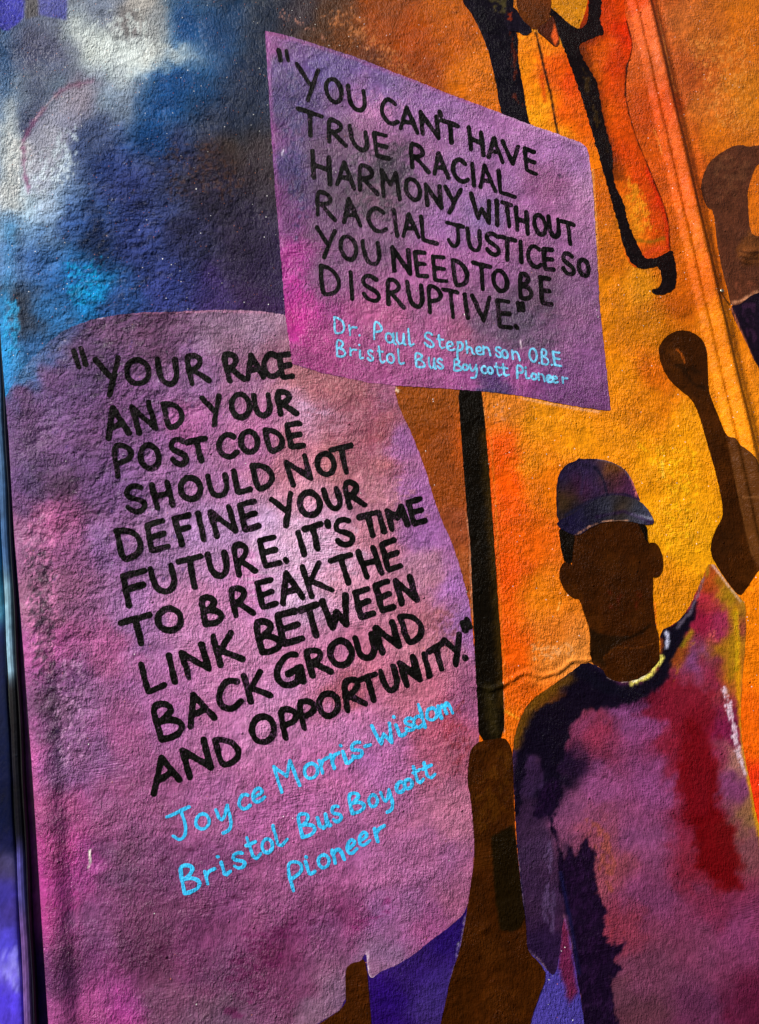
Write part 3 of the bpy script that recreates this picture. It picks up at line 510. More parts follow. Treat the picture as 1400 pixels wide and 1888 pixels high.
def up_colour(P):
    P.field(UP_PTS, warp=15); P.vary(.12)
    P.stroke([(492, 62), (498, 180), (509, 340), (518, 460)], 9, (160, 78, 150), .55, 5, 2); P.stroke([(490, 60), (586, 86), (700, 125), (890, 198)], 6, (155, 75, 130), .6, 4, 2)
    P.stroke([(925, 211), (1025, 248), (1072, 267), (1084, 290), (1094, 345), (1100, 450)], 5, (200, 150, 190), .6, 3, 1)
    P.scumble([(520, 120), (560, 130), (575, 400), (540, 470), (515, 300)], (50, 48, 98), .5, 22, (6, 8), .02, 140)
    P.scumble([(640, 260), (760, 250), (780, 340), (720, 420), (620, 400)], (52, 45, 55), .55, 26, (8, 7), .02, 141)
    P.scumble([(520, 480), (570, 500), (575, 640), (545, 650)], (195, 44, 148), .5, 16, (5, 8), .02, 142)
    P.scumble([(880, 560), (1040, 540), (1040, 660), (920, 660)], (78, 62, 84), .5, 30, (10, 7), .02, 143)
    P.scumble([(640, 150), (760, 180), (740, 240), (640, 230)], (190, 120, 170), .4, 24, (6, 6), .05, 144)
    P.stroke([(880, 720), (905, 722), (935, 727)], 5, (50, 42, 85), .8, 3, 1.5)
    P.stroke([(541, 672), (600, 690), (640, 698)], 3, (85, 45, 90), .6, 2, 1)
    P.stroke([(959, 628), (961, 643)], 1.6, (235, 215, 225), .8, 1); P.stroke([(523, 275), (520, 285)], 3, (225, 215, 235), .8, 1)
    P.patch([(1026, 322), (1034, 320), (1038, 329), (1030, 328)], (50, 20, 55), .8, 1.5, 1)
    P.stroke([(795, 620), (805, 622)], 2.5, (60, 30, 40), .8, 1)
lowp = thing('painted_placard', 'large purple painted placard beginning YOUR RACE AND YOUR POSTCODE, at lower left', 'painted placard', 430, 1700, 'quotation placards painted on the wall')
upp = thing('painted_placard', 'smaller purple placard on a black pole beginning YOU CAN\'T HAVE TRUE RACIAL HARMONY', 'painted placard', 900, 1360, 'quotation placards painted on the wall')
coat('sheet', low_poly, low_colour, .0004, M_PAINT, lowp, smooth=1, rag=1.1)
coat('sheet', up_poly, up_colour, .0010, M_PAINT, upp, smooth=0, rag=1.0)
pole = [(842, 690), (884, 690), (887, 722), (896, 800), (905, 907), (914, 1050), (919, 1121), (926, 1229), (931, 1375), (884, 1375), (879, 1279), (871, 1121), (868, 1014), (861, 943), (854, 854)]
def pole_colour(P):
    P.flat((13, 8, 3)); P.stroke([(893, 800), (903, 920), (912, 1060), (918, 1130), (925, 1300)], 14, (54, 36, 6), .85, 11, 3); P.stroke([(900, 1270), (912, 1350)], 22, (50, 40, 12), .6, 10, 3); P.vary(.2)
coat('pole', pole, pole_colour, .0007, M_FIG, upp, smooth=1, rag=.8)

# ------------------------------------------------------------------ the man in the cap
man = thing('person', 'painted man in a dark purple baseball cap raising his fist, face left blank', 'painted person', 1180, 1850)
BR = (50, 21, 2)
shirt_poly = tile(900, 1050, Z, [(500, 475), (440, 520), (330, 600), (210, 680), (150, 800), (125, 920), (130, 1100), (140, 1260)])+tile(900, 1438, Z, [(150, 350), (175, 600), (195, 750), (200, 880), (260, 930), (320, 1000), (345, 1010), (365, 930), (385, 720), (400, 700), (440, 900), (470, 1080), (500, 1260), (530, 1700), (1700, 1700), (1500, 700)]) + \
    [(1402, 1531), (1393, 1496), (1380, 1425), (1366, 1354), (1369, 1264), (1376, 1175), (1376, 1111), (1366, 1104), (1340, 1072), (1311, 1030), (1293, 1071), (1268, 1127), (1243, 1152), (1216, 1162), (1219, 1212), (1188, 1244), (1150, 1254), (1125, 1246), (1107, 1229)]
SH_PTS = [(1000, 1290, (90, 56, 10)), (960, 1350, (84, 50, 18)), (1020, 1300, (80, 40, 14)), (1060, 1260, (14, 10, 28)), (1100, 1260, (18, 14, 38)), (1000, 1350, (14, 8, 24)), (1050, 1330, (62, 14, 30)), (1040, 1400, (25, 12, 36)), (980, 1400, (46, 26, 56)), (970, 1450, (50, 30, 62)),
 (1010, 1450, (14, 8, 24)), (960, 1500, (42, 24, 48)), (990, 1560, (52, 32, 60)), (1000, 1640, (48, 28, 56)), (1010, 1740, (34, 18, 48)), (1100, 1280, (24, 14, 38)), (1150, 1290, (60, 24, 60)), (1180, 1280, (60, 20, 45)), (1090, 1290, (80, 35, 10)),
 (1070, 1340, (135, 60, 100)), (1100, 1350, (132, 42, 68)), (1150, 1330, (127, 65, 117)), (1200, 1330, (130, 60, 110)), (1100, 1450, (130, 65, 112)), (1200, 1450, (125, 60, 107)), (1180, 1550, (120, 60, 100)), (1060, 1500, (115, 60, 97)), (1095, 1530, (128, 60, 80)), (1110, 1600, (130, 60, 75)),
 (1200, 1650, (110, 50, 85)), (1130, 1700, (120, 45, 65)), (1300, 1750, (110, 50, 80)), (1200, 1800, (100, 50, 75)), (1350, 1700, (115, 50, 90)), (1180, 1850, (83, 44, 58)), (1300, 1870, (88, 38, 68)), (1390, 1850, (83, 22, 48)),
 (1230, 1300, (124, 34, 60)), (1260, 1330, (116, 20, 34)), (1270, 1400, (112, 22, 40)), (1290, 1500, (108, 22, 42)), (1310, 1600, (112, 28, 46)), (1340, 1680, (108, 34, 60)), (1250, 1250, (127, 38, 58)), (1280, 1220, (112, 60, 112)), (1240, 1200, (132, 60, 18)), (1290, 1150, (127, 18, 50)), (1310, 1090, (152, 60, 18)),
 (1300, 1120, (152, 38, 50)), (1330, 1150, (142, 38, 80)), (1330, 1250, (120, 28, 60)), (1340, 1350, (110, 22, 60)), (1350, 1200, (152, 102, 18)), (1355, 1100, (152, 112, 18)), (1360, 1250, (168, 102, 18)), (1350, 1450, (110, 50, 90)), (1370, 1550, (110, 60, 70)), (1385, 1500, (132, 92, 58)), (1370, 1400, (150, 100, 88))]
D1 = tile(900, 1050, Z, [(440, 500), (500, 470), (600, 540), (720, 640), (850, 620), (900, 540), (915, 400), (870, 300), (960, 290), (1040, 200), (1070, 150), (1080, 200), (1000, 400), (940, 450), (900, 590), (820, 660), (700, 700), (600, 720), (490, 725), (440, 800), (400, 900), (380, 980), (360, 1020), (380, 1140), (360, 1200), (330, 1270), (280, 1270), (290, 1050), (260, 950), (200, 960), (160, 1270), (130, 1270), (140, 1000), (180, 820), (230, 730), (400, 650)])
D2 = tile(900, 1438, Z, [(240, 130), (290, 0), (380, 0), (370, 90), (340, 170), (330, 230), (370, 330), (395, 430), (415, 330), (450, 390), (490, 330), (510, 300), (545, 380), (550, 480), (575, 600), (610, 680), (590, 800), (640, 850), (720, 830), (700, 880), (660, 940), (700, 980), (640, 1020), (650, 1150), (680, 1260), (700, 1500), (500, 1500), (480, 1260), (440, 830), (370, 560), (350, 330), (320, 200), (240, 190)])
def shirt_colour(P):
    P.field(SH_PTS, warp=20, p=2.3); P.vary(.13)
    P.patch(tile(900, 1438, Z, [(1040, -300), (1110, -250), (1190, 0), (1200, 200), (1290, 290), (1310, 560), (1200, 560), (1080, 440), (1060, 300), (1020, 100), (980, 0)]), (92, 2, 5), .85, 12, 9, 14)
    P.patch(tile(900, 1050, Z, [(770, 760), (850, 640), (960, 560), (1050, 600), (1160, 640), (1180, 900), (1120, 1260), (980, 1260), (1020, 900), (930, 780)]), (104, 10, 22), .6, 12, 10, 14)
    P.scumble(tile(900, 1438, Z, [(480, 170), (620, 240), (680, 500), (640, 640), (560, 480)]), (140, 68, 55), .7, 12, (8, 10), .0, 150)
    P.scumble(tile(900, 1438, Z, [(600, 700), (700, 680), (720, 820), (620, 830)]), (130, 45, 60), .7, 10, (8, 8), .0, 151)
    P.patch(D1, (13, 7, 22), .97, 3.5, 4, 10); P.patch(D2, (18, 7, 28), .97, 3, 5, 9)
    P.stroke([(1072, 1236), (1110, 1264), (1150, 1276), (1190, 1270), (1222, 1244), (1236, 1185), (1262, 1143)], 22, (12, 9, 22), .95, 5, 3)
    P.scumble(D2, (48, 20, 60), .4, 6, (5, 9), .1, 152); P.scumble(tile(900, 1438, Z, [(280, 300), (330, 300), (350, 600), (350, 850), (270, 700)]), (88, 66, 104), .6, 8, (5, 14), .0, 153)
    P.stroke(tile(900, 1438, Z, [(375, 480), (430, 760), (470, 1000)]), 6, (18, 20, 60), .7, 3); P.stroke(tile(900, 1438, Z, [(140, 240), (150, 350), (172, 560), (190, 740)]), 4, (14, 10, 40), .9, 2); P.stroke(tile(900, 1438, Z, [(136, 250), (172, 560), (188, 745), (196, 870), (262, 925), (320, 1010)]), 1.8, (165, 130, 150), .6, 1.2, 1)
    P.stroke(tile(900, 1438, Z, [(392, 700), (430, 850), (445, 960)]), 1.6, (190, 120, 130), .5, 1.2, .5)
    P.stroke(tile(900, 1050, Z, [(420, 560), (330, 620), (230, 690), (170, 800), (140, 900)]), 17, (98, 62, 8), .75, 9, 3)
    P.stroke([(1122, 1247), (1150, 1256), (1185, 1248)], 4, (225, 190, 175), .9, 1.6, 1); P.stroke([(1166, 1260), (1200, 1243), (1222, 1212)], 8, (228, 212, 95), .95, 2.2, 2); P.stroke([(1168, 1257), (1192, 1245)], 4, (240, 228, 190), .9, 1.6, 1)
    P.stroke([(1231, 1167), (1229, 1190)], 7, (150, 150, 180), .8, 3, 2); P.stroke([(1250, 1156), (1272, 1130), (1290, 1090), (1298, 1066)], 5, (118, 105, 125), .7, 3, 2)
    P.stroke([(1260, 1190), (1275, 1165)], 9, (150, 120, 18), .8, 4, 3); P.stroke([(1313, 1040), (1330, 1062), (1366, 1108)], 4, (215, 170, 150), .85, 1.8, 1.4)
    P.stroke([(1303, 1062), (1308, 1040)], 6, (150, 130, 20), .7, 4, 2)
    P.stroke([(1356, 1120), (1360, 1200), (1362, 1260), (1370, 1360), (1384, 1450), (1400, 1530), (1430, 1640)], 9, (205, 138, 8), .85, 4, 2)
    P.stroke([(1348, 1100), (1352, 1160), (1350, 1250)], 14, (150, 112, 12), .6, 6, 3)
    P.scumble([(1330, 1265), (1345, 1262), (1362, 1360), (1372, 1420), (1356, 1400), (1340, 1320)], (215, 185, 205), .95, 5, (4, 7), -.03, 154); P.stroke([(1338, 1272), (1347, 1310), (1355, 1350), (1362, 1388), (1374, 1425)], 7, (200, 176, 190), .8, 2.5, 4, 5); P.stroke([(1358, 1130), (1361, 1180), (1359, 1235)], 7, (186, 146, 18), .75, 3, 3, 5); P.stroke([(1228, 1165), (1232, 1178), (1229, 1192)], 6, (190, 190, 215), .85, 2, 1.5)
    P.scumble([(1300, 1155), (1320, 1160), (1326, 1190), (1306, 1185)], (215, 95, 90), .7, 6, (3, 3), .03, 155)
    P.scumble([(1260, 1180), (1290, 1180), (1270, 1210), (1240, 1270), (1235, 1250)], (165, 100, 30), .5, 8, (5, 6), .02, 156)
coat('shirt', shirt_poly, shirt_colour, .0005, M_FIG, man, smooth=1, rag=.9)
def brown(extra=None, base=BR):
    def f(P):
        P.flat(base)
        P.scumble([(0, 0), (1500, 0), (1500, 2000), (0, 2000)], (72, 34, 4), .4, 20, (34, 44), .06, 160); P.vary(.13)
        if extra: extra(P)
    return f
def head_x(P):
    P.scumble(tile(900, 1050, Z, [(600, 100), (800, 100), (830, 260), (650, 300)]), (84, 20, 6), .6, 30, (16, 16), .0, 161)
    P.stroke(tile(900, 1050, Z, [(525, 310), (560, 335), (660, 355), (740, 350), (800, 320), (835, 285)]), 5, (22, 10, 2), .9, 3, 1)
    P.patch(tile(900, 1050, Z, [(525, 320), (620, 350), (730, 355), (660, 400), (600, 450), (605, 500), (560, 480), (528, 470)]), (28, 14, 3), .85, 5, 2)
    P.stroke(tile(900, 1050, Z, [(600, 455), (660, 400), (760, 410), (860, 380)]), 1.8, (110, 55, 10), .6, 1.2)
head_poly = tile(900, 550, Z, [(440, 1215), (500, 1180), (600, 1140), (740, 1140), (800, 1170), (830, 1260), (850, 1290), (855, 1440), (850, 1550)])+tile(900, 1050, Z, [(868, 310), (882, 330), (885, 440), (890, 470), (800, 560), (700, 585), (620, 565), (590, 510), (527, 480), (527, 310), (500, 240), (470, 150)])+tile(900, 550, Z, [(450, 1550), (435, 1470), (432, 1370)])
coat('head', head_poly, brown(head_x), .0008, M_FIG, man, rag=.6)
coat('ear', tile(900, 550, Z, [(440, 1375), (400, 1358), (378, 1375), (366, 1410), (370, 1455), (395, 1510), (425, 1540), (462, 1558), (470, 1480)]), brown(), .0011, M_FIG, man, rag=.6)
coat('ear', tile(900, 550, Z, [(825, 1262), (860, 1258), (885, 1282), (903, 1335), (905, 1385), (895, 1425), (875, 1442), (848, 1442), (835, 1350)]), brown(), .0011, M_FIG, man, rag=.6)
coat('hair', tile(900, 550, Z, [(362, 1180), (372, 1270), (388, 1345), (392, 1358), (432, 1378), (436, 1300), (450, 1225), (420, 1190)]), lambda P: P.flat((16, 9, 4)).vary(.2), .0012, M_FIG, man, rag=.7)
coat('hair', tile(900, 550, Z, [(770, 1150), (800, 1165), (824, 1180), (826, 1255), (812, 1255), (798, 1205)]), lambda P: P.flat((16, 9, 4)).vary(.2), .0012, M_FIG, man, rag=.7)
def cap_colour(P):
    P.field([(1040, 930, (66, 44, 14)), (1032, 880, (30, 22, 50)), (1060, 860, (46, 30, 66)), (1075, 900, (62, 25, 55)), (1090, 870, (42, 36, 78)), (1100, 900, (42, 30, 72)), (1125, 868, (128, 74, 14)), (1128, 892, (88, 46, 40)), (1142, 905, (84, 36, 74)), (1160, 890, (78, 36, 78)), (1165, 912, (94, 42, 94)), (1050, 950, (25, 20, 46))], warp=9)
    P.c *= .84; P.vary(.22); P.stroke(tile(900, 550, Z, [(545, 870), (580, 910), (600, 960), (615, 1020)]), 5, (20, 16, 34), .9, 2, 1); P.stroke(tile(900, 550, Z, [(480, 850), (490, 930), (478, 1010)]), 4, (34, 28, 56), .6, 3, 1)
    P.stroke(tile(900, 550, Z, [(355, 1140), (350, 1000), (362, 905), (405, 858), (480, 832), (560, 828)]), 5, (18, 12, 30), .8, 3, 1); P.stroke(tile(900, 550, Z, [(560, 830), (640, 843), (705, 882), (742, 935)]), 4, (90, 85, 110), .7, 2, 1)
    P.stroke(tile(900, 550, Z, [(738, 925), (755, 970), (772, 1040)]), 3, (225, 120, 110), .8, 1.4, 2, 3); P.stroke(tile(900, 550, Z, [(400, 1120), (500, 1060), (600, 1015), (700, 1012), (780, 1040)]), 5, (24, 22, 42), .9, 2.5, 1)
cap = coat('cap', tile(900, 550, Z, [(355, 1165), (349, 1000), (360, 910), (400, 858), (455, 838), (468, 824), (480, 832), (540, 828), (620, 838), (700, 876), (740, 930), (770, 1010), (792, 1055), (700, 1040), (610, 1040), (520, 1080), (420, 1150)]), cap_colour, .0014, M_FIG, man, rag=.5)
def brim_colour(P):
    P.field([(1045, 972, (28, 20, 52)), (1065, 978, (32, 25, 58)), (1090, 950, (30, 26, 46)), (1120, 935, (52, 52, 68)), (1150, 938, (62, 42, 22)), (1172, 940, (42, 46, 62)), (1185, 955, (95, 98, 115)), (1202, 964, (45, 22, 62))], warp=7); P.c *= .84; P.vary(.2)
    P.stroke(tile(900, 550, Z, [(740, 1115), (790, 1130), (845, 1140)]), 4.5, (165, 168, 185), .85, 2.2, 1.4); P.stroke(tile(900, 550, Z, [(450, 1225), (520, 1180), (600, 1152), (720, 1148)]), 2.2, (215, 150, 110), .7, 1.2, 1); P.stroke(tile(900, 550, Z, [(560, 1130), (700, 1100), (860, 1160)]), 5, (36, 18, 52), .7, 3, 1)
b = coat('brim', tile(900, 550, Z, [(352, 1155), (420, 1125), (520, 1055), (610, 1018), (700, 1018), (785, 1045), (835, 1100), (864, 1168), (800, 1168), (720, 1148), (600, 1152), (520, 1188), (462, 1230), (400, 1205), (360, 1180)]), brim_colour, .0018, M_FIG, cap, rag=.5)
def arm_x(P):
    P.patch(tile(900, 550, Z, [(930, 268), (970, 258), (1000, 285), (1015, 330), (990, 330), (950, 310)]), (80, 40, 8), .6, 2, 1); P.stroke(tile(900, 550, Z, [(975, 262), (1000, 285), (1015, 330)]), 2.2, (205, 95, 15), .85, 1.2, .5)
    P.scumble(tile(900, 550, Z, [(950, 330), (1110, 330), (1120, 470), (1010, 460)]), (26, 12, 3), .7, 22, (14, 14), -.1, 162)
    P.patch(tile(900, 550, Z, [(1240, 720), (1290, 740), (1345, 830), (1390, 900), (1500, 1100), (1500, 1500), (1400, 1400), (1360, 1320), (1300, 1050), (1262, 850)]), (82, 46, 16), .75, 3, 1)
    P.stroke(tile(900, 550, Z, [(1240, 760), (1300, 1050), (1345, 1260), (1362, 1320)]), 2.6, (96, 56, 22), .8, 1.5); P.stroke(tile(900, 550, Z, [(1310, 1030), (1400, 1035)]), 2.2, (130, 85, 50), .7, 1.4); P.stroke(tile(900, 550, Z, [(1255, 735), (1270, 790), (1340, 790)]), 2.5, (60, 30, 10), .6, 1.5)
arm_poly = tile(900, 550, Z, [(879, 265), (890, 235), (930, 185), (990, 161), (1060, 174), (1110, 213), (1130, 268), (1136, 380), (1137, 460), (1152, 520), (1200, 640), (1228, 712), (1262, 730), (1342, 830), (1382, 900), (1402, 960), (1470, 1080), (1470, 1300), (1400, 1395), (1380, 1430), (1330, 1505), (1300, 1542), (1240, 1472), (1180, 1380), (1147, 1320), (1154, 1240), (1190, 1168), (1217, 1110), (1190, 960), (1130, 750), (1090, 600), (1050, 517), (980, 462), (920, 400), (890, 330)])
coat('raised_arm', arm_poly, brown(arm_x, (48, 21, 3)), .0009, M_FIG, man, rag=.6)
def fore_x(P):
    P.patch(tile(900, 1438, Z, [(14, 292), (128, 232), (150, 350), (178, 600), (192, 700), (170, 760), (120, 785), (62, 772), (40, 640)]), (20, 12, 2), .95, 2.5, 1)
    P.scumble([(870, 1380), (945, 1380), (940, 1500), (870, 1560)], (78, 42, 4), .5, 20, (12, 14), .0, 163)
fore_poly = [(884, 1366), (905, 1363), (929, 1360), (939, 1370), (946, 1400), (947, 1500), (952, 1560), (962, 1652), (970, 1702), (971, 1752), (993, 1772), (1010, 1799), (989, 1849), (977, 1888), (950, 2060), (790, 2060), (812, 1888), (821, 1849), (832, 1795), (848, 1752), (861, 1681), (870, 1617), (876, 1574), (868, 1470), (861, 1443), (864, 1400), (868, 1380)]
coat('forearm', fore_poly, brown(fore_x), .0012, M_FIG, man, rag=.7)
# ------------------------------------------------------------------ person behind the big placard (thumb and violet clothes)
hold = thing('person', 'painted person in violet seen below the large placard, only brown fingers showing', 'painted person', 740, 1888)
coat('clothing', [(676, 1740), (880, 1640), (862, 1700), (850, 1752), (834, 1797), (822, 1850), (814, 1888), (790, 2060), (676, 2060), (682, 1900), (684, 1830)], lambda P: (P.field([(700, 1850, (36, 10, 92)), (760, 1780, (44, 22, 92)), (840, 1710, (32, 12, 85)), (800, 1850, (52, 34, 100)), (720, 1960, (34, 10, 80))]), P.vary(.14), P.stroke([(858, 1690), (850, 1745), (836, 1790), (830, 1815)], 1.8, (175, 150, 175), .7, 1.1, 1), P.stroke([(845, 1740), (841, 1765)], 2, (200, 190, 205), .7, 1.1, 1)), .00025, M_FIG, hold, rag=.5)
coat('hand', [(637, 1784), (650, 1775), (663, 1773), (672, 1765), (678, 1800), (682, 1850), (686, 1900), (700, 2060), (470, 2060), (500, 1940), (583, 1890), (600, 1880), (638, 1855), (637, 1820)], brown(None, (54, 23, 3)), .0010, M_FIG, hold, rag=.6)
# ------------------------------------------------------------------ suited figure at the top
suit = thing('person', 'painted figure in an orange suit with black shadows, cut off at the top', 'painted person', 1100, 520)
sleeve = tile(900, 0, Z, [(560, -200), (700, -200), (705, 60), (722, 120), (746, 215), (746, 260), (718, 350), (710, 480), (732, 600), (775, 735), (845, 900), (912, 1060), (935, 1150), (942, 1290), (930, 1345), (800, 1385), (740, 1380), (690, 1290), (650, 1100), (600, 850), (540, 640), (470, 400), (400, 200), (480, 160)])
def sleeve_colour(P):
    P.field([(1105, 20, (205, 62, 6)), (1140, 30, (215, 70, 6)), (1150, 60, (215, 45, 6)), (1080, 60, (120, 40, 10)), (1100, 90, (215, 92, 8)), (1140, 120, (212, 62, 6)), (1090, 130, (205, 100, 10)), (1130, 180, (208, 72, 8)), (1110, 200, (215, 95, 8)), (1130, 250, (210, 82, 8)), (1150, 280, (208, 70, 8)), (1145, 330, (215, 110, 12)), (1165, 330, (205, 60, 6)),
             (1165, 380, (218, 135, 20)), (1170, 420, (215, 135, 22)), (1200, 380, (205, 50, 10)), (1215, 420, (205, 70, 6)), (1180, 450, (220, 130, 20)), (1225, 440, (200, 80, 8)), (1190, 465, (205, 70, 12)), (1220, 470, (190, 60, 8))], warp=12); P.c *= (.94, .86, .8); P.vary(.14)
    P.scumble(tile(900, 0, Z, [(660, 850), (800, 950), (890, 1200), (760, 1230), (700, 1050)]), (222, 145, 25), .6, 16, (5, 7), .03, 170)
    P.stroke(tile(900, 0, Z, [(820, 880), (890, 1040), (925, 1160), (928, 1280)]), 7, (190, 30, 8), .6, 4, 2)
    P.stroke(tile(900, 0, Z, [(770, 1245), (840, 1250), (905, 1232)]), 6, (125, 85, 12), .8, 3, 1.5); P.stroke(tile(900, 0, Z, [(800, 1330), (850, 1290), (900, 1280)]), 10, (205, 65, 25), .7, 4, 2)
    P.stroke(tile(900, 0, Z, [(720, 110), (748, 210), (748, 255), (716, 350), (709, 480), (731, 600), (775, 730), (845, 900), (915, 1070), (936, 1160), (942, 1300)]), 3.6, (30, 10, 4), .9, 1.8, 1.2)
    P.stroke(tile(900, 0, Z, [(480, 260), (540, 450), (590, 700), (660, 900)]), 26, (72, 26, 6), .7, 13, 6)
coat('sleeve', sleeve, sleeve_colour, .0005, M_FIG, suit, rag=.5)
coat('shirt', tile(900, 0, Z, [(150, 150), (190, 195), (236, 158), (300, 200), (352, 252), (375, 215), (440, 370), (500, 550), (560, 760), (600, 900), (400, 800), (210, 640), (190, 560), (160, 400), (152, 330)]), lambda P: (P.field([(965, 80, (230, 130, 20)), (975, 130, (232, 140, 15)), (985, 180, (230, 130, 12)), (995, 130, (205, 65, 8)), (1010, 190, (232, 150, 25)), (1005, 90, (235, 125, 20)), (1030, 120, (215, 80, 8)), (1050, 150, (215, 62, 6)), (1040, 200, (215, 75, 8)), (1070, 230, (218, 85, 8)), (985, 220, (240, 150, 10)), (1030, 235, (232, 140, 15)), (1090, 300, (225, 110, 10))], warp=10), P.vary(.12),
     P.stroke(tile(900, 0, Z, [(245, 165), (270, 270), (290, 360), (325, 500), (345, 620), (362, 695)]), 4, (25, 12, 8), .95, 1.6, .8), P.stroke(tile(900, 0, Z, [(275, 400), (295, 520)]), 6, (190, 45, 6), .6, 4, 2)), .0006, M_FIG, suit, rag=.5)
def jack_colour(P):
    P.flat((17, 12, 20)); P.scumble(tile(900, 0, Z, [(100, 150), (150, 160), (170, 500), (210, 620), (120, 500)]), (95, 32, 14), .7, 6, (4, 12), .08, 171)
    P.scumble(tile(900, 0, Z, [(-40, -100), (120, -100), (100, 80), (20, 90)]), (70, 62, 32), .8, 12, (8, 8), -.05, 172); P.vary(.25)
coat('jacket', tile(450, 0, Z, [(1060, -200), (1120, 0), (1190, 100), (1250, 230), (1290, 380), (1328, 585)])+tile(900, 0, Z, [(100, 700), (240, 680), (212, 635), (195, 540), (165, 380), (154, 300), (152, 170), (110, 100), (135, 20), (130, -200)]), jack_colour, .0009, M_FIG, suit, 'black left half of the jacket')
stroke_poly = tile(900, 0, Z, [(300, 20), (350, 60), (420, 130), (470, 150), (500, 140), (520, 90), (520, -200), (588, -200), (585, 60), (575, 110), (610, 175), (560, 190), (500, 212), (462, 245), (505, 330), (568, 430), (592, 600), (622, 720), (642, 780), (642, 860), (655, 965), (700, 1045), (722, 1160), (772, 1262), (803, 1340), (870, 1330), (900, 1318), (945, 1285), (962, 1330), (972, 1400), (970, 1480), (932, 1520), (850, 1522), (835, 1495), (885, 1490), (895, 1440), (885, 1380), (850, 1378), (790, 1392), (742, 1368), (702, 1292), (668, 1150), (620, 980), (560, 765), (500, 560), (440, 380), (385, 235), (340, 130)])
coat('lapel', stroke_poly, lambda P: (P.flat((18, 11, 12)), P.scumble(tile(900, 0, Z, [(460, 240), (540, 440), (640, 800), (600, 800), (500, 500)]), (60, 42, 14), .7, 8, (5, 9), .0, 173), P.vary(.2)), .0010, M_FIG, suit, 'black shadow stroke down the arm', rag=1.8, sc=5)
coat('neck', tile(900, 0, Z, [(128, -200), (312, -200), (330, 85), (280, 130), (240, 158), (200, 130), (150, 80)]), lambda P: (P.flat((88, 42, 12)), P.vary(.2)), .0013, M_FIG, suit, rag=.5)
coat('collar', tile(900, 0, Z, [(75, 110), (100, 40), (140, 40), (180, 110), (236, 158), (190, 192), (150, 165), (100, 165)]), lambda P: (P.flat((22, 16, 26)), P.scumble(tile(900, 0, Z, [(90, 60), (130, 60), (130, 120), (90, 110)]), (130, 40, 14), .8, 5, (4, 4), .0, 174), P.vary(.2)), .0016, M_FIG, suit, rag=.5)
coat('collar', tile(900, 0, Z, [(240, 152), (300, 120), (330, 75), (345, 110), (372, 210), (352, 255), (300, 205)]), lambda P: (P.flat((70, 28, 12)), P.patch(tile(900, 0, Z, [(342, 120), (365, 205), (345, 242), (325, 190)]), (215, 85, 30), .95, 1.5), P.stroke(tile(900, 0, Z, [(240, 156), (300, 210), (350, 252)]), 3, (14, 8, 8), .9, 1.5), P.vary(.15)), .0016, M_FIG, suit, rag=.5)
# ------------------------------------------------------------------ figure cut off by the right edge
rp = thing('person', 'painted brown fist and arm over a dark coat, cut off by the right edge', 'painted person', 1385, 700)
def ra_colour(P):
    P.flat((80, 42, 26)); P.scumble([(1290, 260), (1400, 260), (1380, 360), (1320, 380)], (98, 58, 36), .6, 20, (9, 9), .0, 180)
    P.patch(tile(900, 0, Z, [(1290, 1320), (1300, 1260), (1350, 1190), (1400, 1180), (1500, 1200), (1500, 1350), (1400, 1365), (1330, 1360)]), (104, 56, 22), .8, 6, 3)
    for yy in (1290, 1320, 1345): P.stroke(tile(900, 0, Z, [(1310, yy), (1350, yy+14), (1420, yy+6)]), 3, (44, 20, 8), .7, 2, .6)
    P.stroke(tile(900, 0, Z, [(1275, 1555), (1310, 1550), (1380, 1510), (1400, 1500)]), 6, (215, 150, 110), .7, 3, 2); P.scumble([(1340, 500), (1400, 520), (1400, 545), (1355, 555)], (120, 62, 40), .6, 8, (8, 8), .0, 181); P.vary(.15)
coat('raised_arm', tile(900, 0, Z, [(1130, 855), (1180, 800), (1260, 750), (1320, 737), (1345, 752), (1400, 742), (1500, 740), (1500, 800), (1400, 832), (1370, 900), (1347, 980), (1352, 1060), (1362, 1190), (1400, 1215), (1700, 1230), (1700, 1500), (1400, 1520), (1330, 1560), (1262, 1580), (1248, 1500), (1220, 1400), (1190, 1250), (1172, 1082), (1138, 1062), (1110, 1010), (1104, 950)]), ra_colour, .0006, M_FIG, rp, rag=.6)
coat('coat', tile(900, 550, Z, [(1258, 34), (1300, 30), (1345, -5), (1400, -40), (1700, -80), (1700, 800), (1400, 365), (1310, 165), (1270, 90)]), lambda P: (P.flat((22, 12, 24)), P.scumble([(1360, 560), (1400, 550), (1400, 640), (1375, 620)], (52, 26, 50), .7, 8, (6, 10), .0, 182), P.stroke([(1351, 566), (1368, 610), (1399, 680)], 2.6, (205, 110, 70), .7, 1.4, 1), P.vary(.2)), .0010, M_FIG, rp, rag=.7)

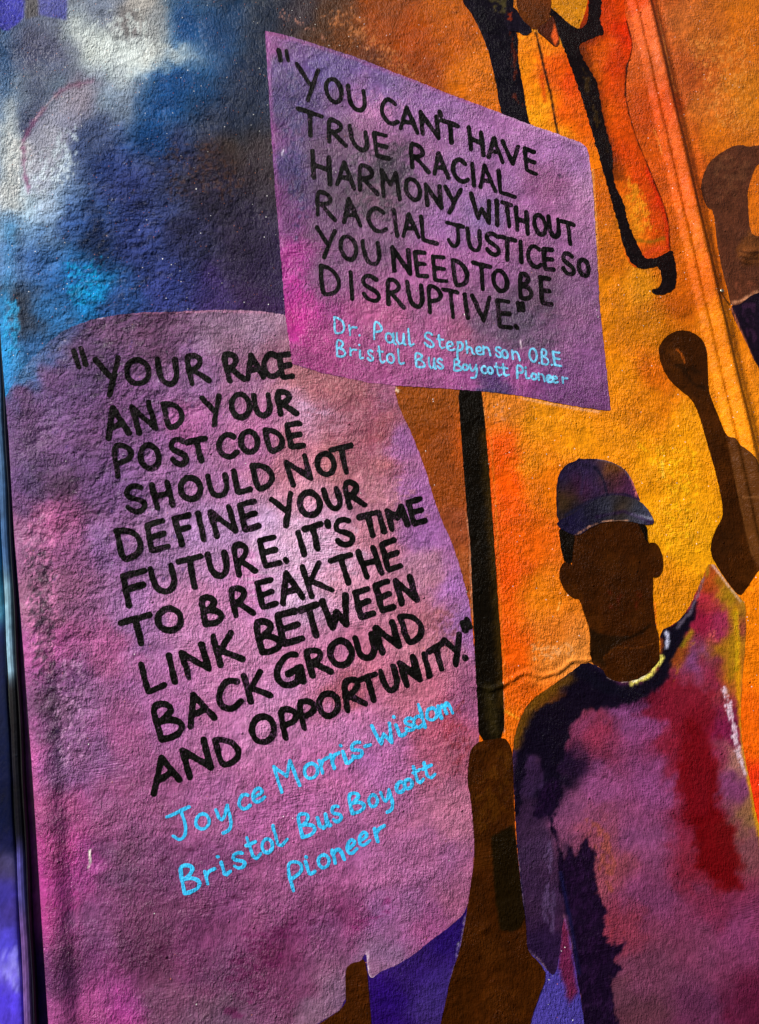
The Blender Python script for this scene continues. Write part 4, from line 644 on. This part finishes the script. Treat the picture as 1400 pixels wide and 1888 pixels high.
# ================================================================== LETTERING
def arc(cx, cy, rx, ry, a0, a1, n=10): return [(cx+rx*math.cos(math.radians(a0+(a1-a0)*k/n)), cy+ry*math.sin(math.radians(a0+(a1-a0)*k/n))) for k in range(n+1)]
GL = {'O': [arc(.5, .5, .5, .5, -80, 285, 14)], 'I': [[(0, 0), (0, 1)]], 'L': [[(0, 0), (0, .97), (.08, 1), (1, 1)]], 'T': [[(0, 0), (1, 0)], [(.5, 0), (.5, 1)]],
 'H': [[(0, 0), (0, 1)], [(1, 0), (1, 1)], [(0, .5), (1, .48)]], 'A': [[(0, 1), (.42, 0), (1, 1)], [(.17, .66), (.76, .62)]], 'V': [[(0, 0), (.6, 1), (1, 0)]], 'Y': [[(0, 0), (.58, .5)], [(1, 0), (.45, 1)]],
 'N': [[(0, 1), (0, 0), (1, 1), (1, 0)]], 'M': [[(0, 1), (0, 0), (.5, .5), (.9, 0), (1, 1)]], 'W': [[(0, 0), (.3, 1), (.55, .5), (.9, 1), (1, 0)]], 'E': [[(1, 0), (0, 0), (0, .97), (.06, 1), (1, 1)], [(0, .5), (.92, .48)]],
 'F': [[(1, 0), (0, 0), (0, 1)], [(0, .47), (.8, .45)]], 'K': [[(0, 0), (0, 1)], [(.8, 0), (.12, .55)], [(.15, .5), (1, .95)]],
 'U': [[(0, 0), (.02, .6), (.15, .88), (.42, 1), (.75, .95), (.97, .7), (1, .4), (1, 0)]], 'C': [[(.95, .14), (.7, .02), (.45, .02), (.15, .22), (0, .5), (.08, .8), (.35, .99), (.7, 1), (1, .84)]],
 'G': [[(.85, .06), (.55, 0), (.2, .2), (0, .55), (.15, .88), (.45, 1), (.8, .95)], [(.5, .62), (1, .48), (.95, .62), (.82, .95)], [(1, .5), (1.05, .98)]],
 'S': [[(.92, .1), (.65, 0), (.3, .02), (.05, .2), (.12, .4), (.5, .5), (.9, .62), (1, .8), (.8, .97), (.45, 1), (.15, .92), (0, .78)]],
 'R': [[(0, 1), (0, 0), (.4, -.04), (.7, .06), (.78, .22), (.6, .4), (.15, .54)], [(.2, .5), (1, 1)]], 'P': [[(0, 1), (0, 0), (.5, -.03), (.9, .1), (1, .27), (.8, .45), (.15, .56)]],
 'B': [[(0, 1), (0, 0), (.4, -.04), (.72, .08), (.7, .28), (.2, .48)], [(.2, .47), (.7, .52), (1, .72), (.85, .93), (.4, 1.02), (0, 1)]], 'D': [[(0, 0), (0, 1), (.35, 1), (.8, .85), (1, .55), (.85, .22), (.45, .02), (0, 0)]],
 'J': [[(0, 0), (1, 0)], [(.65, 0), (.68, .72), (.5, .98), (.25, .98), (.08, .75)]], '"': [[(0, 0), (0, 1)], [(1, 0), (1, 1)]], "'": [[(0, 0), (0, 1)]], '.': [[(0, 0), (.2, .2)]], '-': [[(0, 0), (1, 0)]],
 'r': [[(0, 0), (0, 1)], [(0, .45), (.4, .1), (1, .1)]], 'a': [arc(.38, .55, .38, .43, -60, 300, 10), [(.8, .05), (.8, .9), (1, 1)]], 'u': [[(0, 0), (0, .7), (.3, 1), (.7, .8), (.82, 0)], [(.82, .2), (.85, .95), (1, .98)]],
 'l': [[(0, 0), (.05, .9), (.35, 1), (1, .88)]], 't': [[(.25, 0), (.28, .82), (.55, 1), (1, .86)], [(0, .32), (.85, .3)]], 'e': [[(.12, .58), (.85, .42), (.75, .12), (.45, 0), (.12, .2), (0, .55), (.15, .9), (.5, 1), (1, .8)]],
 'p': [[(0, 0), (0, 1)], [(0, .06), (.6, 0), (1, .22), (.7, .5), (0, .52)]], 'h': [[(0, 0), (0, 1)], [(0, .6), (.4, .42), (.8, .55), (.9, .98), (1.15, 1)]], 'n': [[(0, 0), (0, 1)], [(0, .35), (.5, 0), (.85, .25), (1, 1)]],
 'm': [[(0, 0), (0, 1)], [(0, .35), (.28, 0), (.45, .25), (.5, .85)], [(.5, .35), (.75, 0), (.92, .3), (1, 1)]], 'd': [[(1, 0), (1, 1)], [(1, .6), (.6, .45), (.1, .6), (0, .82), (.35, 1), (.95, .85)]],
 'y': [[(0, 0), (.12, .42), (.45, .52), (1, 0)], [(1, 0), (1.05, .7), (.75, .98), (.15, 1)]], 'o': None, 's': None, 'c': None, 'i': None}
GL['o'] = GL['O']; GL['s'] = GL['S']; GL['c'] = GL['C']; GL['i'] = GL['l']
TI = {'A': (500, 80, .2143), 'B': (800, 180, .2143), 'C': (550, 330, .2143), 'D': (820, 380, .2143), 'E': (600, 560, .1786), 'F': (820, 590, .1786), 'G': (120, 620, .2143), 'H': (380, 620, .2143), 'I': (190, 880, .2143), 'J': (490, 860, .2214),
      'K': (450, 550, .3571), 'L': (220, 1150, .2143), 'M': (450, 1040, .2357), 'N': (650, 1100, .1714), 'P': (290, 1380, .2143), 'Q': (560, 1280, .2143), 'R': (470, 1400, .2143)}
UPPER = """A " 65 70 65 85 3 12|Y 220 185 190 280 17 3|O 465 292 138 200 15 4|U 660 370 142 187 18 6|C 940 462 137 208 17 5|A 1104 538 150 192 15 3|N 1285 590 141 188 17 6
B ' 50 128 1 28 0 20|T 65 195 150 168 20 6|H 300 255 116 193 25 6|A 465 331 128 179 20 2|V 590 375 142 168 18 3|E 780 435 90 190 22 6
A T 230 560 217 198 19 2|R 490 655 150 190 15 3|U 675 710 146 182 22 9|E 885 770 105 197 14 7|R 1195 860 147 201 18 6
B A -10 467 124 188 15 4|C 150 510 130 190 17 6|I 330 570 1 186 0 5|A 383 570 130 201 16 6|L 555 630 132 185 19 6
A H 355 925 152 228 22 3|A 569 1010 149 200 14 0|R 755 1048 155 212 14 3|M 950 1090 140 225 11 5|O 1150 1150 130 180 15 5
C N 1095 45 120 182 9 5
B Y 95 765 138 215 11 -6|W 320 825 168 190 23 4|I 540 885 1 210 0 2|T 588 902 80 195 17 6|H 705 948 95 190 22 4|O 855 995 100 175 15 6|U 985 1022 84 165 17 5|T 1095 1063 115 180 16 7|J 110 1078 145 195 14 2|U 288 1128 104 185 11 4
C R 163 105 157 205 17 1|A 376 158 143 218 11 5|C 590 232 150 205 12 6|I 820 270 1 222 0 8|A 895 300 132 195 4 3|L 1055 325 115 205 15 6
D S 350 225 105 185 12 5|T 460 263 150 180 14 1|I 650 308 1 175 0 3|C 705 330 115 180 12 5|E 850 368 72 172 8 5|S 1008 395 95 180 14 5|O 1145 450 88 145 12 5
C Y 160 420 158 240 11 -2|O 355 478 140 205 12 4|U 553 535 132 195 8 7|N 808 588 140 205 12 5|E 1003 632 82 205 4 6|E 1155 668 97 208 7 6
D D 65 470 120 212 10 6|T 238 493 150 212 12 3|O 408 545 125 180 11 4|B 645 582 100 205 10 2|E 820 612 78 220 11 5
C D 193 748 160 240 10 3|I 450 805 1 232 0 3|S 540 820 140 220 12 7|R 763 865 135 213 14 3|U 935 885 126 200 17 6|P 1113 922 110 230 13 5|T 1243 953 128 228 12 6
D I 168 763 1 205 0 8|V 233 775 150 205 7 3|E 453 812 95 225 7 5|" 628 835 38 60 4 8|. 608 1033 90 50 30 0"""
UPBLUE = """E D 93 138 105 165 12 2|r 248 225 75 100 12 5|. 352 328 10 10 0 0|P 503 190 85 180 18 0|a 615 285 110 115 12 3|u 735 303 90 115 8 3|l 855 263 45 175 5 4|S 1015 290 95 150 14 5|t 1148 328 75 130 10 5|e 1245 388 85 95 8 3
F p 130 232 60 165 5 0|h 218 222 65 125 9 5|e 320 275 65 85 10 3|n 393 275 70 85 10 5|s 518 278 60 105 10 5|o 588 312 60 80 10 3|n 692 320 75 85 12 5|O 868 290 80 140 10 2|. 973 448 10 10 0 0|B 995 305 75 150 14 3|. 1103 463 10 10 0 0|E 1115 330 65 140 10 8
E B 115 375 95 165 10 2|r 258 460 65 70 10 3|i 355 480 28 85 8 4|. 349 425 10 10 0 0|s 435 475 55 110 10 3|t 535 440 65 165 12 6|o 632 515 75 95 8 2|l 750 475 50 150 8 4|B 925 510 95 140 12 5|u 1065 560 70 105 10 4|s 1150 565 60 105 12 3
F B 90 410 80 115 8 3|o 185 460 50 60 8 3|y 258 462 65 140 5 2|c 375 475 50 75 12 3|o 440 490 50 65 8 3|t 515 450 60 125 10 6|t 580 455 70 120 10 6|P 740 470 70 135 14 3|i 835 530 35 75 12 4|. 830 495 10 10 0 0|o 890 550 55 60 10 3|n 965 550 60 75 12 4|e 1045 565 60 75 12 3|e 1110 575 60 70 12 3|r 1215 590 50 65 10 4"""
LOWER = """G " 75 125 65 140 -20 17|Y 260 205 196 310 -6 6|O 520 205 195 210 -3 5|U 795 198 150 215 1 8|R 1040 182 150 230 -10 13
H R 148 165 130 222 -5 14|A 330 165 135 205 -8 8|C 480 155 135 195 -5 7|E 628 165 85 190 -8 10
G A 334 629 185 250 -14 9|N 573 605 148 232 -15 16|D 848 585 145 205 -7 11|Y 1175 530 152 245 -8 9
H O 205 505 160 205 -6 6|U 408 508 128 180 -2 8|R 608 485 135 190 -5 10
G P 415 945 150 265 -3 9|O 640 935 160 205 0 5|S 900 890 120 220 -3 9|T 1053 912 155 180 -13 14
H C 95 850 150 195 -5 7|O 285 825 150 180 -5 7|D 508 810 130 185 -5 12|E 695 765 105 195 -8 11
I S 185 85 150 225 -8 10|H 420 68 135 195 -9 14|O 655 10 175 190 -5 7
H U 15 1200 150 180 -3 8|L 238 1158 110 190 -14 11|D 398 1115 150 205 -8 13|N 688 1083 165 200 -18 17|O 945 1015 145 185 -5 8|T 1073 980 180 215 -14 12
I D 118 462 190 250 -8 11|E 380 410 140 225 -15 10|F 618 355 120 225 -13 16|I 818 313 1 226 0 13|N 923 298 165 215 -16 16|E 1178 238 125 220 -16 11
J Y 50 275 163 243 -17 12|O 270 222 170 195 -4 7|U 483 198 105 170 -8 17|R 650 148 125 200 -10 14
I F 170 850 190 255 -14 12|U 408 788 180 215 -9 13|T 648 725 197 245 -14 11|U 898 665 145 200 -8 13|R 1118 600 140 245 -14 13
K E 82 1250 75 135 -13 12|. 215 1350 20 20 0 0
J I 268 553 1 190 0 17|T 325 522 138 190 -17 12|' 513 465 1 34 0 15|S 565 455 130 215 -10 12|T 775 422 155 175 -15 13|I 943 388 1 158 0 15|M 1008 370 135 160 -18 15|E 1188 298 95 185 -15 14
I T 155 1252 255 214 -16 14|O 460 1135 205 190 -4 6|B 838 1048 150 220 -8 13|R 1090 968 150 228 -10 14
K E 68 1472 72 128 -16 13
J A 99 909 176 235 -15 10|K 305 840 175 253 -14 18|T 540 787 170 220 -18 18|H 770 712 125 220 -15 19|E 965 650 110 222 -20 14
L L 190 350 150 245 -24 14|I 428 275 1 230 0 13|N 535 252 188 220 -24 17|K 808 105 195 255 -11 14
M B 85 462 160 235 -8 14|E 262 405 145 225 -16 13|T 440 360 135 225 -19 15|W 610 290 186 222 -14 7|E 868 225 100 195 -18 13|E 1028 168 95 205 -20 14|N 1183 132 118 185 -17 16
L B 280 718 212 290 -16 17|A 556 644 213 243 -21 14|C 835 520 190 245 -18 9|K 1073 445 178 232 -14 15
M G 235 735 200 240 -14 6|R 478 688 145 192 -12 18|O 660 610 170 195 -8 8|U 868 580 130 175 -14 14|N 1028 498 135 200 -20 16|D 1218 412 140 215 -12 17
L A 271 1203 250 260 -28 6|N 545 1088 200 240 -26 15|D 825 1000 175 225 -8 14
M O 45 1205 180 205 -10 8|P 278 1145 120 220 -8 13|P 425 1085 120 205 -12 13|O 575 1020 155 180 -8 6|R 775 932 150 218 -22 9|T 903 907 130 190 -22 16
N U 300 800 145 245 -20 16|N 508 710 150 252 -24 17|I 768 618 1 238 0 14|T 818 588 165 245 -31 17|Y 985 470 172 289 -22 10|. 1205 655 30 30 0 0|" 1180 285 60 82 -40 24"""
LOWBLUE = """P J 80 592 215 230 -25 14|o 325 575 120 130 -12 6|y 505 525 105 215 -22 13|c 695 405 90 125 -15 8|e 815 355 110 120 -18 5|M 1003 155 165 230 -21 17
Q o 0 605 115 130 -12 6|r 133 568 75 110 -25 16|r 230 523 75 118 -25 16|i 335 490 65 115 -25 16|. 315 440 8 8 0 0|s 400 430 90 130 -20 12|- 525 446 52 1 -16 0|W 585 272 155 165 -8 12|i 793 262 60 105 -15 17|. 775 195 8 8 0 0|s 860 215 75 105 -12 14|d 900 105 87 205 -13 17|o 1050 128 90 105 -12 8|m 1155 100 105 110 -25 16
P B 190 1025 150 225 -14 12|r 408 1058 90 110 -22 14|i 550 978 60 115 -18 14|. 520 930 8 8 0 0|s 640 910 95 135 -15 14|t 750 775 100 200 -22 16|o 895 790 95 120 -14 6|l 995 665 95 190 -28 14
R B 363 485 125 190 -16 14|u 540 500 90 105 -22 14|s 650 415 75 135 -20 14
Q B 380 865 120 165 -16 14|o 555 875 75 100 -14 6|y 663 845 75 180 -22 14|c 790 765 65 90 -20 8|o 860 740 70 80 -14 6|t 925 628 75 155 -22 15|t 1010 598 95 145 -22 15
R P 275 905 125 235 -20 14|i 438 880 60 120 -20 14|. 440 840 8 8 0 0|o 540 835 95 110 -14 6|n 665 785 85 110 -22 14|e 785 705 90 120 -20 6|e 890 640 95 115 -20 6|r 1030 598 90 112 -24 14"""
cnt = 0
def lettering(text, width, step, off, mat, parent, rag, label):
    global cnt
    for row in text.strip().split('\n'):
        ox, oy, s = TI[row[0]]
        for item in row[2:].split('|'):
            g, rest = item[0], [float(q) for q in item[1:].split()]; x, y, wd, ht, aw, ah = rest; cnt += 1
            x, y, wd, ht = ox+x*s, oy+y*s, wd*s, ht*s; aw = math.radians(aw); ah = math.radians(ah)
            W = (wd*math.cos(aw), wd*math.sin(aw)); H = (ht*math.sin(ah), ht*math.cos(ah))
            jr = lambda k: (hsh(np.array([cnt*7+k]), np.array([k]), 8)[0]-.5)
            sts = []
            for qi, st in enumerate(GL[g]):
                pts = [(x+a*W[0]+b*H[0], y+a*W[1]+b*H[1]) for a, b in st]
                if g in 'OUCSGRPBDJeaoscrnmhdyp': pts = chaikin(pts, 2, closed=False)
                sts.append(pts)
            wl = width(y) if callable(width) else width; wl *= 1+.12*jr(3)
            allp = [p for st in sts for p in st]; e = wl+3
            xs = np.arange(min(p[0] for p in allp)-e, max(p[0] for p in allp)+e, step); ys = np.arange(min(p[1] for p in allp)-e, max(p[1] for p in allp)+e, step)
            X, Y = np.meshgrid(xs, ys, indexing='ij'); Fd = np.full(X.shape, -99.)
            for qi, st in enumerate(sts):
                xw = X+1.1*vn(X/9, Y/9, cnt); yw = Y+1.1*vn(X/9, Y/9, cnt+500)
                d = dline(xw, yw, st); k = wl/2*(1+.16*vn(X/16+qi*7, Y/16, cnt+9)*2)
                if g == '.': k = wl/2*1.05
                Fd = np.maximum(Fd, k-d)
            Fd = Fd+rag*(fbm(X/4.5, Y/4.5, cnt, 2)*1.5)
            px, py, lo, si, _ = march(Fd, X, Y, flip=True)
            if len(si) == 0: continue
            u, v = wall(px, py); V = np.stack([u, -height(u, v)-off, v], 1)
            link('letter', mesh('letter', V, lo, si, None, roughness_zone(px, py)-.55), mat, parent, label)
lettering(UPPER, 8.2, 2.1, .0016, M_BLACK, upp, .55, None)
lettering(UPBLUE, 3.9, 1.25, .0016, M_PALE, upp, .35, 'pale blue letter')
lettering(LOWER, lambda y: 10.2+1.6*min(1, max(0, (y-650)/500)), 2.3, .0010, M_BLACK, lowp, .8, None)
lettering(LOWBLUE, 6.6, 1.6, .0010, M_BLUE, lowp, .5, 'bright blue letter')
print('letters', cnt)

# ================================================================== the screw standing out of the moulding
def revolve(name, prof, px, py, mat, parent=None, seg=20):
    u, v = (float(q) for q in wall(px, py)); y0 = -float(height(np.array([u]), np.array([v]))[0])
    V = [(u+r*math.cos(2*math.pi*k/seg), y0-d, v+r*math.sin(2*math.pi*k/seg)) for r, d in prof for k in range(seg)]
    lo = []; 
    for i in range(len(prof)-1):
        for k in range(seg): lo += [i*seg+k, i*seg+(k+1) % seg, (i+1)*seg+(k+1) % seg, (i+1)*seg+k]
    return link(name, mesh(name, V, lo, [4]*(len(lo)//4)), mat, parent)
M_STEEL = plain('weathered_steel', (190, 175, 150), .35, .9, bump=.2)
scr = thing('screw', 'small pale metal screw sticking out of the orange moulding', 'screw', 1327, 540)
revolve('head', [(0.0001, .0075), (.003, .0075), (.0058, .0068), (.0062, .005), (.006, .004), (.003, .0036)], 1327, 540, M_STEEL, scr)
revolve('shank', [(.0026, .0045), (.0028, .002), (.0034, -.004)], 1327, 540, M_STEEL, scr, 12)
